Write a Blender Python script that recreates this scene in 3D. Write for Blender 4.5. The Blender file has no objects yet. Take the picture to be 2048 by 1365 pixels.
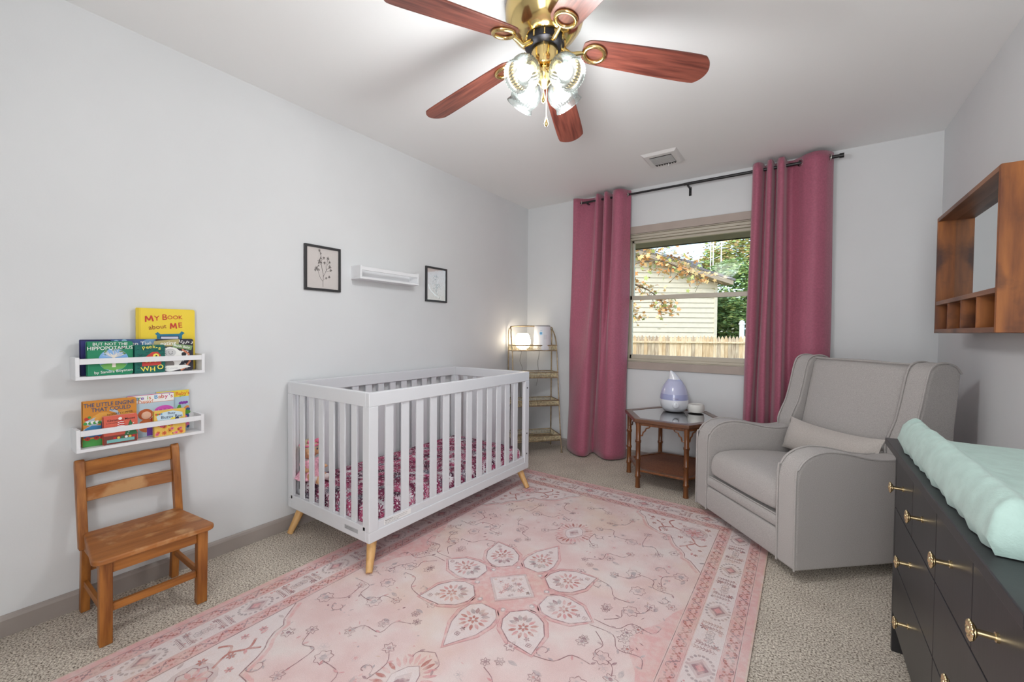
import bpy, math, random
from mathutils import Vector, Matrix
PI = math.pi
sc = bpy.context.scene
COL = sc.collection
# ------------------------------------------------------------------ camera, sky, sun, exposure
cam_d = bpy.data.cameras.new('camera'); cam = bpy.data.objects.new('camera', cam_d); COL.objects.link(cam)
cam_d.sensor_width = 36; cam_d.lens = 838.9 / 2048 * 36; cam_d.clip_start = .02
def cam_matrix(yaw, pitch, roll, loc):
    f = Vector((-math.sin(yaw)*math.cos(pitch), math.cos(yaw)*math.cos(pitch), math.sin(pitch)))
    r = Vector((math.cos(yaw), math.sin(yaw), 0)); u = r.cross(f)
    c, s = math.cos(roll), math.sin(roll)
    R, U = c*r + s*u, -s*r + c*u
    m = Matrix((( R.x, U.x, -f.x, loc[0]), (R.y, U.y, -f.y, loc[1]), (R.z, U.z, -f.z, loc[2]), (0,0,0,1)))
    return m
cam.matrix_world = cam_matrix(.60885, -.02233, .00838, (2.4198, -3.7509, 1.1469))
sc.camera = cam
vs = sc.view_settings
vs.view_transform = 'Standard'; vs.look = 'None'; vs.gamma = 1; vs.exposure = 0.0
vs.use_curve_mapping = False
try:
    sc.cycles.use_denoising = True
    sc.cycles.max_bounces = 10; sc.cycles.diffuse_bounces = 6; sc.cycles.transparent_max_bounces = 24
    sc.cycles.caustics_reflective = False; sc.cycles.caustics_refractive = False
    sc.cycles.sample_clamp_indirect = 4
except Exception: pass
world = bpy.data.worlds.new('sky'); sc.world = world; world.use_nodes = True
wn = world.node_tree; bg = wn.nodes['Background']
skyt = wn.nodes.new('ShaderNodeTexSky'); skyt.sky_type = 'NISHITA'; skyt.sun_disc = False
skyt.sun_elevation = math.radians(38); skyt.sun_rotation = math.radians(200); skyt.air_density = 1.0; skyt.dust_density = 1.5
wn.links.new(skyt.outputs[0], bg.inputs[0]); bg.inputs[1].default_value = .62
def light(name, kind, loc, energy, color=(1,1,1), rot=None, **kw):
    l = bpy.data.lights.new(name, kind); l.energy = energy; l.color = color
    for k, v in kw.items(): setattr(l, k, v)
    o = bpy.data.objects.new(name, l); COL.objects.link(o); o.location = loc
    if rot: o.rotation_euler = rot
    return o
sun = light('sun', 'SUN', (0,-10,12), 1.9, (1,.95,.87), angle=math.radians(.6))
sun.rotation_euler = Vector((.42,.74,-.52)).to_track_quat('-Z','Y').to_euler()
# added fill lamp, unseen, set in the near wall's opening to brighten the room
fill = light('fill_light', 'AREA', (2.5,-4.63,1.2), 43, (.98,.985,1), shape='RECTANGLE', size=.84, size_y=1.8)
fill.rotation_euler = Vector((0,1,0)).to_track_quat('-Z','Z').to_euler()
portal = light('window_portal', 'AREA', (1.61,.14,1.46), 1, shape='RECTANGLE', size=1.0, size_y=1.1)
portal.rotation_euler = Vector((0,-1,0)).to_track_quat('-Z','Z').to_euler()
try: portal.data.cycles.is_portal = True
except Exception: pass
BULB = 3.5
FANW = 38.0
LAMP = 8.0
# ------------------------------------------------------------------ materials
def s2l(c):
    return tuple((x/255/12.92 if x/255 <= .04045 else ((x/255+.055)/1.055)**2.4) for x in c) + (1,)
MATS = {}
def nt(m): return m.node_tree.nodes, m.node_tree.links
def mat(name, rgb, rough=.5, metal=0, var=0, vscale=8, bump=0, bscale=60, stretch=(1,1,1), rgb2=None, coat=0, spec=.5, sheen=0, detail=4, wear=None):
    if name in MATS: return MATS[name]
    m = bpy.data.materials.new(name); m.use_nodes = True; n, l = nt(m); b = n['Principled BSDF']
    b.inputs['Base Color'].default_value = s2l(rgb); b.inputs['Roughness'].default_value = rough
    b.inputs['Metallic'].default_value = metal; b.inputs['Specular IOR Level'].default_value = spec
    if coat: b.inputs['Coat Weight'].default_value = coat; b.inputs['Coat Roughness'].default_value = .15
    if sheen: b.inputs['Sheen Weight'].default_value = sheen
    tc = n.new('ShaderNodeTexCoord'); mp = n.new('ShaderNodeMapping'); mp.inputs['Scale'].default_value = stretch
    l.new(tc.outputs['Object'], mp.inputs[0])
    if var or rgb2:
        no = n.new('ShaderNodeTexNoise'); no.inputs['Scale'].default_value = vscale; no.inputs['Detail'].default_value = detail
        l.new(mp.outputs[0], no.inputs['Vector'])
        rp = n.new('ShaderNodeValToRGB'); rp.color_ramp.elements[0].position = .33; rp.color_ramp.elements[1].position = .67
        c1 = rgb; c2 = rgb2
        if not rgb2:
            c1 = tuple(max(0, x*(1-var)) for x in rgb); c2 = tuple(min(255, x*(1+var)) for x in rgb)
        rp.color_ramp.elements[0].color = s2l(c1); rp.color_ramp.elements[1].color = s2l(c2)
        l.new(no.outputs[0], rp.inputs[0]); out = rp.outputs[0]
        if wear:
            n2 = n.new('ShaderNodeTexNoise'); n2.inputs['Scale'].default_value = wear[1]; n2.inputs['Detail'].default_value = 5
            l.new(tc.outputs['Object'], n2.inputs['Vector'])
            r2 = n.new('ShaderNodeValToRGB'); r2.color_ramp.elements[0].position = wear[2]; r2.color_ramp.elements[1].position = wear[2]+.14
            l.new(n2.outputs[0], r2.inputs[0]); mx = n.new('ShaderNodeMix'); mx.data_type = 'RGBA'
            l.new(r2.outputs[0], mx.inputs[0]); l.new(out, mx.inputs[6]); mx.inputs[7].default_value = s2l(wear[0]); out = mx.outputs[2]
        l.new(out, b.inputs['Base Color'])
    if bump:
        nb = n.new('ShaderNodeTexNoise'); nb.inputs['Scale'].default_value = bscale; nb.inputs['Detail'].default_value = 3
        l.new(mp.outputs[0], nb.inputs['Vector']); bp = n.new('ShaderNodeBump'); bp.inputs['Strength'].default_value = bump
        bp.inputs['Distance'].default_value = .004; l.new(nb.outputs[0], bp.inputs['Height']); l.new(bp.outputs[0], b.inputs['Normal'])
    MATS[name] = m; return m
def emit(name, rgb, s):
    if name in MATS: return MATS[name]
    m = bpy.data.materials.new(name); m.use_nodes = True; n, l = nt(m)
    b = n['Principled BSDF']; b.inputs['Base Color'].default_value = s2l(rgb)
    b.inputs['Emission Color'].default_value = s2l(rgb); b.inputs['Emission Strength'].default_value = s
    MATS[name] = m; return m
def glassy(name, tint=(255,255,255), refl=.08, rough=.02, body=0, fres=.8):
    """thin sheet: mostly transparent, a little gloss, optional milky body"""
    if name in MATS: return MATS[name]
    m = bpy.data.materials.new(name); m.use_nodes = True; n, l = nt(m); n.remove(n['Principled BSDF']); o = n['Material Output']
    t = n.new('ShaderNodeBsdfTransparent'); t.inputs[0].default_value = s2l(tint)
    g = n.new('ShaderNodeBsdfGlossy'); g.inputs['Roughness'].default_value = rough
    fr = n.new('ShaderNodeFresnel'); fr.inputs[0].default_value = 1.45
    ad = n.new('ShaderNodeMath'); ad.operation = 'MULTIPLY_ADD'; ad.inputs[1].default_value = fres; ad.inputs[2].default_value = refl*.3
    l.new(fr.outputs[0], ad.inputs[0])
    base = t.outputs[0]
    if body:
        tr = n.new('ShaderNodeBsdfTranslucent'); tr.inputs[0].default_value = (.20,.22,.215,1)
        df = n.new('ShaderNodeBsdfDiffuse'); df.inputs[0].default_value = (.20,.22,.215,1)
        m1 = n.new('ShaderNodeMixShader'); m1.inputs[0].default_value = .45; l.new(tr.outputs[0], m1.inputs[1]); l.new(df.outputs[0], m1.inputs[2])
        m2 = n.new('ShaderNodeMixShader'); m2.inputs[0].default_value = body; l.new(t.outputs[0], m2.inputs[1]); l.new(m1.outputs[0], m2.inputs[2]); base = m2.outputs[0]
    mx = n.new('ShaderNodeMixShader'); l.new(ad.outputs[0], mx.inputs[0]); l.new(base, mx.inputs[1]); l.new(g.outputs[0], mx.inputs[2])
    l.new(mx.outputs[0], o.inputs[0]); MATS[name] = m; return m
def wood(name, dark, light_, axis=1, rough=.42, scale=1.0, bump=.05, coat=.0):
    st = [14*scale]*3; st[axis] = 1.1*scale
    m = mat(name, dark, rough, rgb2=light_, vscale=3.2, stretch=tuple(st), bump=bump, bscale=12, coat=coat, detail=8)
    return m
WHITE = mat('wall_paint', (216,218,219), .62, var=.012, vscale=1.6, bump=.04, bscale=180)
CEIL = mat('ceiling_paint', (240,241,240), .75, bump=.03, bscale=220)
TRIM = mat('greige_trim_paint', (156,147,141), .38, var=.02)
CASING = mat('window_casing_paint', (170,156,146), .45, var=.02)
VINYL = mat('tan_window_vinyl', (190,182,165), .4, var=.02)
BLACK = mat('black_metal', (26,26,28), .35)
BRASS = mat('polished_brass', (226,200,138), .14, metal=1)
CRIBW = mat('white_crib_lacquer', (216,218,221), .38)
SHELFW = mat('white_shelf_lacquer', (230,231,233), .4)
LEGW = wood('pale_beech', (196,150,92), (216,172,114), 2)
OAK = wood('honey_oak', (124,70,24), (178,114,50), 2)
OAKY = wood('honey_oak_along', (124,70,24), (178,114,50), 1)
OAKX = wood('honey_oak_cross', (124,70,24), (178,114,50), 0)
# ------------------------------------------------------------------ mesh helpers
class MB:
    def __init__(s): s.v = []; s.f = []; s.m = []; s.cur = 0
    def add(s, vs_, fs, mi=None):
        o = len(s.v); s.v += [tuple(p) for p in vs_]
        for f in fs: s.f.append(tuple(i+o for i in f)); s.m.append(s.cur if mi is None else mi)
        return s
    def box(s, a, b, mi=None):
        x0,y0,z0 = a; x1,y1,z1 = b
        if x0>x1: x0,x1=x1,x0
        if y0>y1: y0,y1=y1,y0
        if z0>z1: z0,z1=z1,z0
        return s.add([(x0,y0,z0),(x1,y0,z0),(x1,y1,z0),(x0,y1,z0),(x0,y0,z1),(x1,y0,z1),(x1,y1,z1),(x0,y1,z1)],
            [(0,3,2,1),(4,5,6,7),(0,1,5,4),(1,2,6,5),(2,3,7,6),(3,0,4,7)], mi)
    def hexa(s, p, mi=None):   # 8 points, bottom ring then top ring
        return s.add(p, [(0,3,2,1),(4,5,6,7),(0,1,5,4),(1,2,6,5),(2,3,7,6),(3,0,4,7)], mi)
    def prism(s, pts, fn0, fn1, mi=None):   # polygon pts, two maps to 3D
        n = len(pts); a = [fn0(p) for p in pts]; b = [fn1(p) for p in pts]
        return s.add(a+b, [tuple(range(n))[::-1], tuple(range(n,2*n))] + [(i,(i+1)%n,(i+1)%n+n,i+n) for i in range(n)], mi)
    def tube(s, path, r, seg=10, mi=None, closed=False, caps=True):
        path = [Vector(p) for p in path]; n = len(path); rr = r if isinstance(r,(list,tuple)) else [r]*n
        ring = []; up = None; base = len(s.v); vs_ = []
        for i, p in enumerate(path):
            if closed: d = path[(i+1)%n]-path[i-1]
            else: d = path[min(i+1,n-1)]-path[max(i-1,0)]
            if d.length < 1e-9: d = Vector((0,0,1))
            d.normalize()
            if up is None:
                up = Vector((0,0,1)) if abs(d.z) < .9 else Vector((1,0,0))
            a = d.cross(up)
            if a.length < 1e-5: a = d.cross(Vector((0,1,0)))
            a.normalize(); b = a.cross(d).normalized(); up = b
            for k in range(seg):
                t = 2*PI*k/seg; vs_.append(p + rr[i]*(math.cos(t)*a + math.sin(t)*b))
        fs = []
        m = n if closed else n-1
        for i in range(m):
            j = (i+1)%n
            for k in range(seg):
                k2 = (k+1)%seg; fs.append((i*seg+k, i*seg+k2, j*seg+k2, j*seg+k))
        if caps and not closed: fs += [tuple(range(seg))[::-1], tuple((n-1)*seg+k for k in range(seg))]
        return s.add(vs_, fs, mi)
    def lathe(s, prof, c=(0,0,0), seg=28, mi=None, M=None, rib=None):   # prof [(r,z)]
        vs_ = []; fs = []; n = len(prof)
        for i,(r,z) in enumerate(prof):
            for k in range(seg):
                t = 2*PI*k/seg; q = r*(1+(rib*(1 if k%2 else -1) if rib and 0<i<n-1 else 0))
                p = Vector((q*math.cos(t), q*math.sin(t), z))
                if M is not None: p = M @ p
                vs_.append(p+Vector(c))
        for i in range(n-1):
            for k in range(seg):
                k2 = (k+1)%seg; fs.append((i*seg+k, i*seg+k2, (i+1)*seg+k2, (i+1)*seg+k))
        if prof[0][0] > 1e-6 and rib is None: fs.append(tuple(range(seg))[::-1])
        if prof[-1][0] > 1e-6 and rib is None: fs.append(tuple((n-1)*seg+k for k in range(seg)))
        return s.add(vs_, fs, mi)
    def ball(s, c, r, seg=16, rings=10, mi=None, sc_=(1,1,1), M=None):
        prof = [(max(1e-7,math.sin(PI*i/rings)), -math.cos(PI*i/rings)) for i in range(rings+1)]
        S = Matrix.Diagonal((r*sc_[0], r*sc_[1], r*sc_[2]))
        if M is not None: S = M @ S
        return s.lathe(prof, c, seg, mi, S)
def vlist(mats): return mats if isinstance(mats,(list,tuple)) else [mats]
def obj(name, mb, mats, parent=None, smooth=None, bevel=0, segs=3, world=True, label=None, sub=0, solid=0):
    me = bpy.data.meshes.new(name); me.from_pydata([tuple(p) for p in mb.v], [], mb.f); me.update()
    for m in vlist(mats): me.materials.append(m)
    if len(vlist(mats)) > 1: me.polygons.foreach_set('material_index', mb.m)
    import bmesh
    o = bpy.data.objects.new(name, me); COL.objects.link(o)
    if parent is not None:
        o.parent = parent
        if world:
            root = parent; mw = Matrix.Identity(4)
            ch = []
            while root is not None: ch.append(root); root = root.parent
            for r in reversed(ch): mw = mw @ Matrix.LocRotScale(r.location, r.rotation_euler, r.scale)
            me.transform(mw.inverted())
    if smooth is not None:
        for p in me.polygons: p.use_smooth = True
        me.set_sharp_from_angle(angle=math.radians(smooth))
    if solid:
        md = o.modifiers.new('solid','SOLIDIFY'); md.thickness = solid; md.offset = 0
    if bevel:
        md = o.modifiers.new('bevel','BEVEL'); md.width = bevel; md.segments = segs; md.limit_method = 'ANGLE'; md.angle_limit = math.radians(32)
        md.harden_normals = True
        for p in me.polygons: p.use_smooth = True
    if sub:
        md = o.modifiers.new('sub','SUBSURF'); md.levels = sub; md.render_levels = sub
        for p in me.polygons: p.use_smooth = True
    if label: o['label'] = label
    return o
def tag(o, label, cat, group=None, kind=None):
    o['label'] = label; o['category'] = cat
    if group: o['group'] = group
    if kind: o['kind'] = kind
    return o
def thing(name, label, cat, loc=(0,0,0), rz=0, group=None):
    o = bpy.data.objects.new(name, None); COL.objects.link(o); o.location = loc; o.rotation_euler = (0,0,rz)
    o.empty_display_size = .05
    return tag(o, label, cat, group)
def struct(name, mb, mats, parent=None, **kw):
    o = obj(name, mb, mats, parent, **kw)
    if parent is None: o['kind'] = 'structure'
    return o
def catmull(pts, per=8, closed=False):
    out = []; n = len(pts); P_ = [Vector(p) for p in pts]
    rng = n if closed else n-1
    for i in range(rng):
        p0 = P_[(i-1)%n] if closed or i>0 else P_[0]; p1 = P_[i]; p2 = P_[(i+1)%n]
        p3 = P_[(i+2)%n] if closed or i+2<n else P_[-1]
        for k in range(per):
            t = k/per
            out.append(.5*((2*p1)+(-p0+p2)*t+(2*p0-5*p1+4*p2-p3)*t*t+(-p0+3*p1-3*p2+p3)*t*t*t))
    if not closed: out.append(P_[-1])
    return out
# flat drawings (print, weave, lettering): polygons laid on a surface through a map (u,v,layer)->3D
class Ink:
    K = 0
    def __init__(s, mb, fn): s.mb = mb; s.fn = fn
    def step(s, L):                      # every shape gets its own hair of thickness so that overlaps stay clean
        Ink.K = (Ink.K+1) % 18; return L+.05*Ink.K
    def poly(s, pts, mi, L=1):
        n = len(pts); L = s.step(L)
        s.mb.add([s.fn(u,v,L) for u,v in pts], [tuple(range(n))], mi)
    def disc(s, u, v, r, mi, L=1, n=14, sx=1, rot=0):
        s.poly([(u+r*sx*math.cos(t)*math.cos(rot)-r*math.sin(t)*math.sin(rot), v+r*sx*math.cos(t)*math.sin(rot)+r*math.sin(t)*math.cos(rot)) for t in [2*PI*k/n for k in range(n)]], mi, L)
    def rect(s, u0, v0, u1, v1, mi, L=1): s.poly([(u0,v0),(u1,v0),(u1,v1),(u0,v1)], mi, L)
    def line(s, pts, w, mi, L=1, closed=False):
        pts = [Vector((p[0],p[1])) for p in pts]; n = len(pts); L = s.step(L)
        a = []; b = []
        for i in range(n):
            if closed: d = pts[(i+1)%n]-pts[i-1]
            else: d = pts[min(i+1,n-1)]-pts[max(i-1,0)]
            if d.length < 1e-9: d = Vector((1,0))
            d.normalize(); q = Vector((-d.y,d.x))*w/2; a.append(pts[i]+q); b.append(pts[i]-q)
        vs_ = [s.fn(p.x,p.y,L) for p in a+b]
        m = n if closed else n-1
        s.mb.add(vs_, [(i+n,(i+1)%n+n,(i+1)%n,i) for i in range(m)], mi)
    def leaf(s, u, v, ln, w, ang, mi, L=1):
        c, sn = math.cos(ang), math.sin(ang)
        pts = [(0,0),(.25*ln,w*.42),(.55*ln,w*.5),(.85*ln,w*.22),(ln,0),(.85*ln,-w*.22),(.55*ln,-w*.5),(.25*ln,-w*.42)]
        s.poly([(u+x*c-y*sn, v+x*sn+y*c) for x,y in pts], mi, L)
    def flower(s, u, v, r, n, mi, mc, L=1, rot=0, outline=None, w=.002):
        for k in range(n):
            a = rot+2*PI*k/n
            s.leaf(u+.2*r*math.cos(a), v+.2*r*math.sin(a), r*.82, r*1.9/n*1.4, a, mi, L)
        s.disc(u, v, r*.26, mc, L+1, 8)
    def oflower(s, u, v, r, n, mi, mc, L=1, rot=0, w=.003, dep=.3):
        pts = []
        for k in range(n*4):
            t = 2*PI*k/(n*4); q = r*(1-dep*(.5+.5*math.cos(n*t)))
            pts.append((u+q*math.cos(t+rot), v+q*math.sin(t+rot)))
        s.line(pts, w, mi, L, closed=True); s.flower(u, v, r*.55, n, mc, mc, L, rot)
def text(ink, txt, u, v, size, mi, L=2, rot=0, bold=.0, sx=1, align='CENTER'):
    cu = bpy.data.curves.new('t','FONT'); cu.body = txt; cu.size = size; cu.align_x = align; cu.align_y = 'CENTER'; cu.offset = bold*size*.3; cu.resolution_u = 3
    o = bpy.data.objects.new('t', cu); COL.objects.link(o)
    dg = bpy.context.evaluated_depsgraph_get(); dg.update(); me = bpy.data.meshes.new_from_object(o.evaluated_get(dg))
    c, sn = math.cos(rot), math.sin(rot)
    vs_ = []
    for p in me.vertices:
        x, y = p.co.x*sx, p.co.y; vs_.append(ink.fn(u+x*c-y*sn, v+x*sn+y*c, L))
    ink.mb.add(vs_, [tuple(p.vertices) for p in me.polygons], mi)
    bpy.data.objects.remove(o); bpy.data.curves.remove(cu); bpy.data.meshes.remove(me)
# ------------------------------------------------------------------ the room
W, H, YN = 3.12, 2.44, -4.6
WX0, WX1, WZ0, WZ1 = 1.075, 2.145, .885, 2.035
carpet = mat('speckled_carpet', (176,166,151), .95, spec=.1)
def carpet_nodes():
    n, l = nt(carpet); b = n['Principled BSDF']; tc = n.new('ShaderNodeTexCoord')
    a = n.new('ShaderNodeTexNoise'); a.inputs['Scale'].default_value = 150; a.inputs['Detail'].default_value = 3; a.inputs['Roughness'].default_value = .7
    c = n.new('ShaderNodeTexNoise'); c.inputs['Scale'].default_value = 5; c.inputs['Detail'].default_value = 3
    l.new(tc.outputs['Object'], a.inputs['Vector']); l.new(tc.outputs['Object'], c.inputs['Vector'])
    rp = n.new('ShaderNodeValToRGB'); e = rp.color_ramp.elements
    e[0].position = .36; e[0].color = s2l((98,86,74)); e[1].position = .62; e[1].color = s2l((240,232,218))
    k = e.new(.46); k.color = s2l((188,177,163))
    l.new(a.outputs[0], rp.inputs[0]); mx = n.new('ShaderNodeMix'); mx.data_type = 'RGBA'; mx.blend_type = 'MULTIPLY'; mx.inputs[0].default_value = .35
    r2 = n.new('ShaderNodeValToRGB'); r2.color_ramp.elements[0].position = .35; r2.color_ramp.elements[0].color = (.72,.71,.7,1); r2.color_ramp.elements[1].position = .6
    l.new(c.outputs[0], r2.inputs[0]); l.new(rp.outputs[0], mx.inputs[6]); l.new(r2.outputs[0], mx.inputs[7]); l.new(mx.outputs[2], b.inputs['Base Color'])
    bp = n.new('ShaderNodeBump'); bp.inputs['Strength'].default_value = .9; bp.inputs['Distance'].default_value = .006
    l.new(a.outputs[0], bp.inputs['Height']); l.new(bp.outputs[0], b.inputs['Normal'])
carpet_nodes()
struct('floor', MB().box((-.15,YN-.9,-.12),(W+.15,.15,0)), carpet)
struct('ceiling', MB().box((-.15,YN-.9,H),(W+.15,.15,H+.12)), CEIL)
struct('wall_left', MB().box((-.15,YN-.15,-.5),(0,.15,H)), WHITE)
struct('wall_right', MB().box((W,YN-.15,-.5),(W+.15,.15,H)), WHITE)
wb = MB(); wb.box((0,0,-.5),(WX0,.15,H)); wb.box((WX1,0,-.5),(W,.15,H)); wb.box((WX0,0,-.5),(WX1,.15,WZ0)); wb.box((WX0,0,WZ1),(WX1,.15,H))
struct('wall_back', wb, WHITE)
DX0, DX1 = 2.06, 2.96
wn_ = MB(); wn_.box((0,YN-.12,0),(DX0,YN,H)); wn_.box((DX1,YN-.12,0),(W,YN,H)); wn_.box((DX0,YN-.12,2.05),(DX1,YN,H))
struct('wall_near', wn_, WHITE)
hw = MB(); hw.box((-.15,YN-.9,-.12),(.0,YN-.15,H)); hw.box((W,YN-.9,0),(W+.15,YN-.15,H)); hw.box((0,YN-.9,0),(W,YN-.8,H))
struct('wall_hallway', hw, WHITE)
bbp = lambda p: p
def baseboard(name, a, b, inward):
    # a,b floor ends along the wall, inward unit vector
    prof = [(0,0),(.014,0),(.014,.062),(.010,.072),(.004,.078),(0,.078)]
    ix, iy = inward
    m = MB().prism(prof, lambda p: (a[0]+ix*p[0], a[1]+iy*p[0], p[1]), lambda p: (b[0]+ix*p[0], b[1]+iy*p[0], p[1]))
    return struct(name, m, TRIM)
baseboard('baseboard_left', (0,0), (0,YN), (1,0)); baseboard('baseboard_back', (0,0), (W,0), (0,-1))
baseboard('baseboard_right', (W,0), (W,YN), (-1,0)); baseboard('baseboard_near', (0,YN), (DX0-.06,YN), (0,1))
dc = MB(); dc.box((DX0-.06,YN-.01,0),(DX0,YN+.015,2.11)); dc.box((DX1,YN-.01,0),(DX1+.06,YN+.015,2.11)); dc.box((DX0-.06,YN-.01,2.05),(DX1+.06,YN+.015,2.11))
struct('trim_1', dc, TRIM, bevel=.003)
# window_1: casing, frame, two sashes with panes
cs = .065
win = bpy.data.objects.new('window_1', None); COL.objects.link(win); win.location = (1.61,.02,1.46); win['kind'] = 'structure'
m = MB(); m.box((WX0-cs,-.018,WZ1),(WX1+cs,.0,WZ1+cs)); m.box((WX0-cs,-.018,WZ0-cs),(WX1+cs,0,WZ0)); m.box((WX0-cs,-.018,WZ0),(WX0,0,WZ1)); m.box((WX1,-.018,WZ0),(WX1+cs,0,WZ1))
obj('window_casing', m, CASING, win, bevel=.003, segs=2)
m = MB()
for (a,b) in (((WX0,.0,WZ0),(WX0+.012,.15,WZ1)),((WX1-.012,0,WZ0),(WX1,.15,WZ1)),((WX0,0,WZ1-.006),(WX1,.15,WZ1)),((WX0,0,WZ0),(WX1,.15,WZ0+.006))): m.box(a,b)
m.box((WX0+.012,.02,WZ1-.028),(WX1-.012,.12,WZ1-.006)); m.box((WX0+.012,.035,WZ1-.046),(WX1-.012,.12,WZ1-.028))
m.box((WX0+.012,.02,WZ0+.006),(WX1-.012,.12,WZ0+.026)); m.box((WX0+.012,.03,WZ0),(WX0+.026,.12,WZ1-.03)); m.box((WX1-.026,.03,WZ0),(WX1-.012,.12,WZ1-.03))
obj('window_frame', m, VINYL, win, bevel=.002, segs=2)
PANE = glassy('window_glass', (250,253,252), .0, .0, fres=.12)
def sash(y, z0, z1, rt, rb):
    m = MB(); x0, x1 = WX0+.026, WX1-.026
    m.box((x0,y,z0),(x0+.018,y+.03,z1)); m.box((x1-.018,y,z0),(x1,y+.03,z1)); m.box((x0,y,z1-rt),(x1,y+.03,z1)); m.box((x0,y,z0),(x1,y+.03,z0+rb))
    s_ = obj('window_sash', m, VINYL, win, bevel=.002, segs=2)
    obj('window_pane', MB().box((x0+.015,y+.012,z0+rb-.003),(x1-.015,y+.016,z1-rt+.003)), PANE, s_)
sash(.075, 1.45, 1.99, .022, .026); sash(.035, .911, 1.482, .038, .036)
# ------------------------------------------------------------------ ceiling vent
vt = thing('ceiling_vent', 'small white rectangular air register in the ceiling near the window', 'vent', (1.537,-.556,H))
VW = mat('white_vent_enamel', (222,221,219), .4)
x0,x1,y0,y1 = 1.41,1.664,-.69,-.425
m = MB(); b_ = .045
m.hexa([(x0+.02,y0+.02,H-.016),(x1-.02,y0+.02,H-.016),(x1-.02,y1-.02,H-.016),(x0+.02,y1-.02,H-.016),(x0,y0,H),(x1,y0,H),(x1,y1,H),(x0,y1,H)])
obj('face_plate', m, VW, vt, bevel=.002)
obj('dark_opening', MB().box((x0+.05,y0+.055,H-.0175),(x1-.05,y1-.05,H-.0155)), mat('dark_duct', (52,50,48), .8), vt, label='dark grille opening')
for k in range(11):
    yy = y0+.062+k*.0125
    m = MB(); m.hexa([(x0+.05,yy,H-.022),(x1-.05,yy,H-.022),(x1-.05,yy+.004,H-.022),(x0+.05,yy+.004,H-.022),(x0+.05,yy+.004,H-.0165),(x1-.05,yy+.004,H-.0165),(x1-.05,yy+.009,H-.0165),(x0+.05,yy+.009,H-.0165)])
    obj('louver', m, VW, vt)
m = MB()
for k in range(8): m.box((x0+.055+k*.019,y1-.046,H-.0185),(x0+.064+k*.019,y1-.034,H-.0155))
obj('damper_slots', m, MATS['dark_duct'], vt)
m = MB(); m.box((1.55,y1-.04,H-.03),(1.556,y1-.034,H-.016)); m.ball((1.553,y1-.037,H-.03),.005)
obj('damper_lever', m, VW, vt)
# ------------------------------------------------------------------ curtains and rod
CURT = mat('raspberry_curtain_cloth', (164,88,110), .62, var=.05, vscale=90, bump=.12, bscale=500, sheen=.35)
LINE = mat('curtain_white_lining', (225,222,220), .8)
RZ, RY = 2.372, -.09
rod = thing('curtain_rod', 'long black metal curtain rod above the window', 'curtain rod', (1.62,RY,RZ))
obj('rod_tube', MB().tube([(.62,RY,RZ),(1.60,RY,RZ)],.009,14), BLACK, rod, smooth=40)
obj('rod_tube', MB().tube([(1.58,RY,RZ),(2.60,RY,RZ)],.0115,14), BLACK, rod, smooth=40)
obj('end_cap', MB().tube([(2.592,RY,RZ),(2.617,RY,RZ)],.016,14), BLACK, rod, smooth=40)
obj('end_cap', MB().tube([(.60,RY,RZ),(.63,RY,RZ)],.014,14), BLACK, rod, smooth=40)
for bx in (.72,1.612,2.45):
    m = MB(); m.box((bx-.01,-.004,RZ-.075),(bx+.01,0,RZ-.005)); m.box((bx-.007,RY,RZ-.02),(bx+.007,0,RZ-.012)); m.box((bx-.007,RY-.006,RZ-.02),(bx+.007,RY+.006,RZ-.006))
    m.ball((bx,-.005,RZ-.03),.004,8,6); m.ball((bx,-.005,RZ-.06),.004,8,6)
    obj('bracket', m, BLACK, rod)
GROM = mat('nickel_grommet', (200,198,192), .25, metal=1)
def curtain(name, label, top, bot, ztop, zbot, grom, mids=None):
    root = thing(name, label, 'curtain', (sum(p[0] for p in bot)/len(bot), RY, 0), group='floor-length curtains')
    T = catmull([(x,y,0) for x,y in top], 9); B = catmull([(x,y,0) for x,y in bot], 9); n = len(T); NR = 46
    vs_ = []; fs = []
    rnd = random.Random(len(name))
    for j in range(NR+1):
        t = j/NR; e = t*t*(3-2*t)*.35+t*.65
        for i in range(n):
            p = T[i].lerp(B[i], e); s = i/(n-1)
            z = ztop(T[i]) if callable(ztop) else ztop
            zz = z + (zbot-z)*t
            w = .006*math.sin(9*t+s*17)*min(1,t*2)
            fold = -.004*math.exp(-((t-.52)/.006)**2) - .003*math.exp(-((t-.57)/.006)**2)
            vs_.append((p.x+w*.5, min(-.012,p.y+w+fold), zz))
    for j in range(NR):
        for i in range(n-1): fs.append((j*n+i,(j+1)*n+i,(j+1)*n+i+1,j*n+i+1))
    m = MB(); m.add(vs_, fs, 0)
    obj('curtain_panel', m, CURT, root, smooth=60, solid=.003)
    for gx, gy, ang in grom:
        c, s = math.cos(ang), math.sin(ang)
        ring = [(gx+.021*math.cos(t)*c, gy+.021*math.cos(t)*s, RZ+.021*math.sin(t)) for t in [2*PI*k/24 for k in range(24)]]
        obj('grommet', MB().tube(ring,.0045,8,closed=True), GROM, root, smooth=50, label='silver ring grommet')
    hem = [(p.x,p.y-.001) for p in B]
    return root
topL = [(.592,-.125),(.625,-.118),(.66,-.085),(.70,-.055),(.755,-.045),(.80,-.07),(.823,-.13),(.85,-.14),(.868,-.06),(.885,-.045),(.905,-.135),(.935,-.15),(.953,-.06),(.967,-.05),(.985,-.13),(1.03,-.165),(1.075,-.145),(1.105,-.09),(1.128,-.06)]
botL = [(.515,-.04),(.53,-.08),(.57,-.13),(.63,-.19),(.69,-.24),(.74,-.265),(.785,-.25),(.80,-.19),(.79,-.12),(.80,-.07),(.83,-.09),(.865,-.13),(.90,-.17),(.94,-.2),(.98,-.21),(1.03,-.19),(1.07,-.145),(1.10,-.09),(1.105,-.05)]
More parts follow.
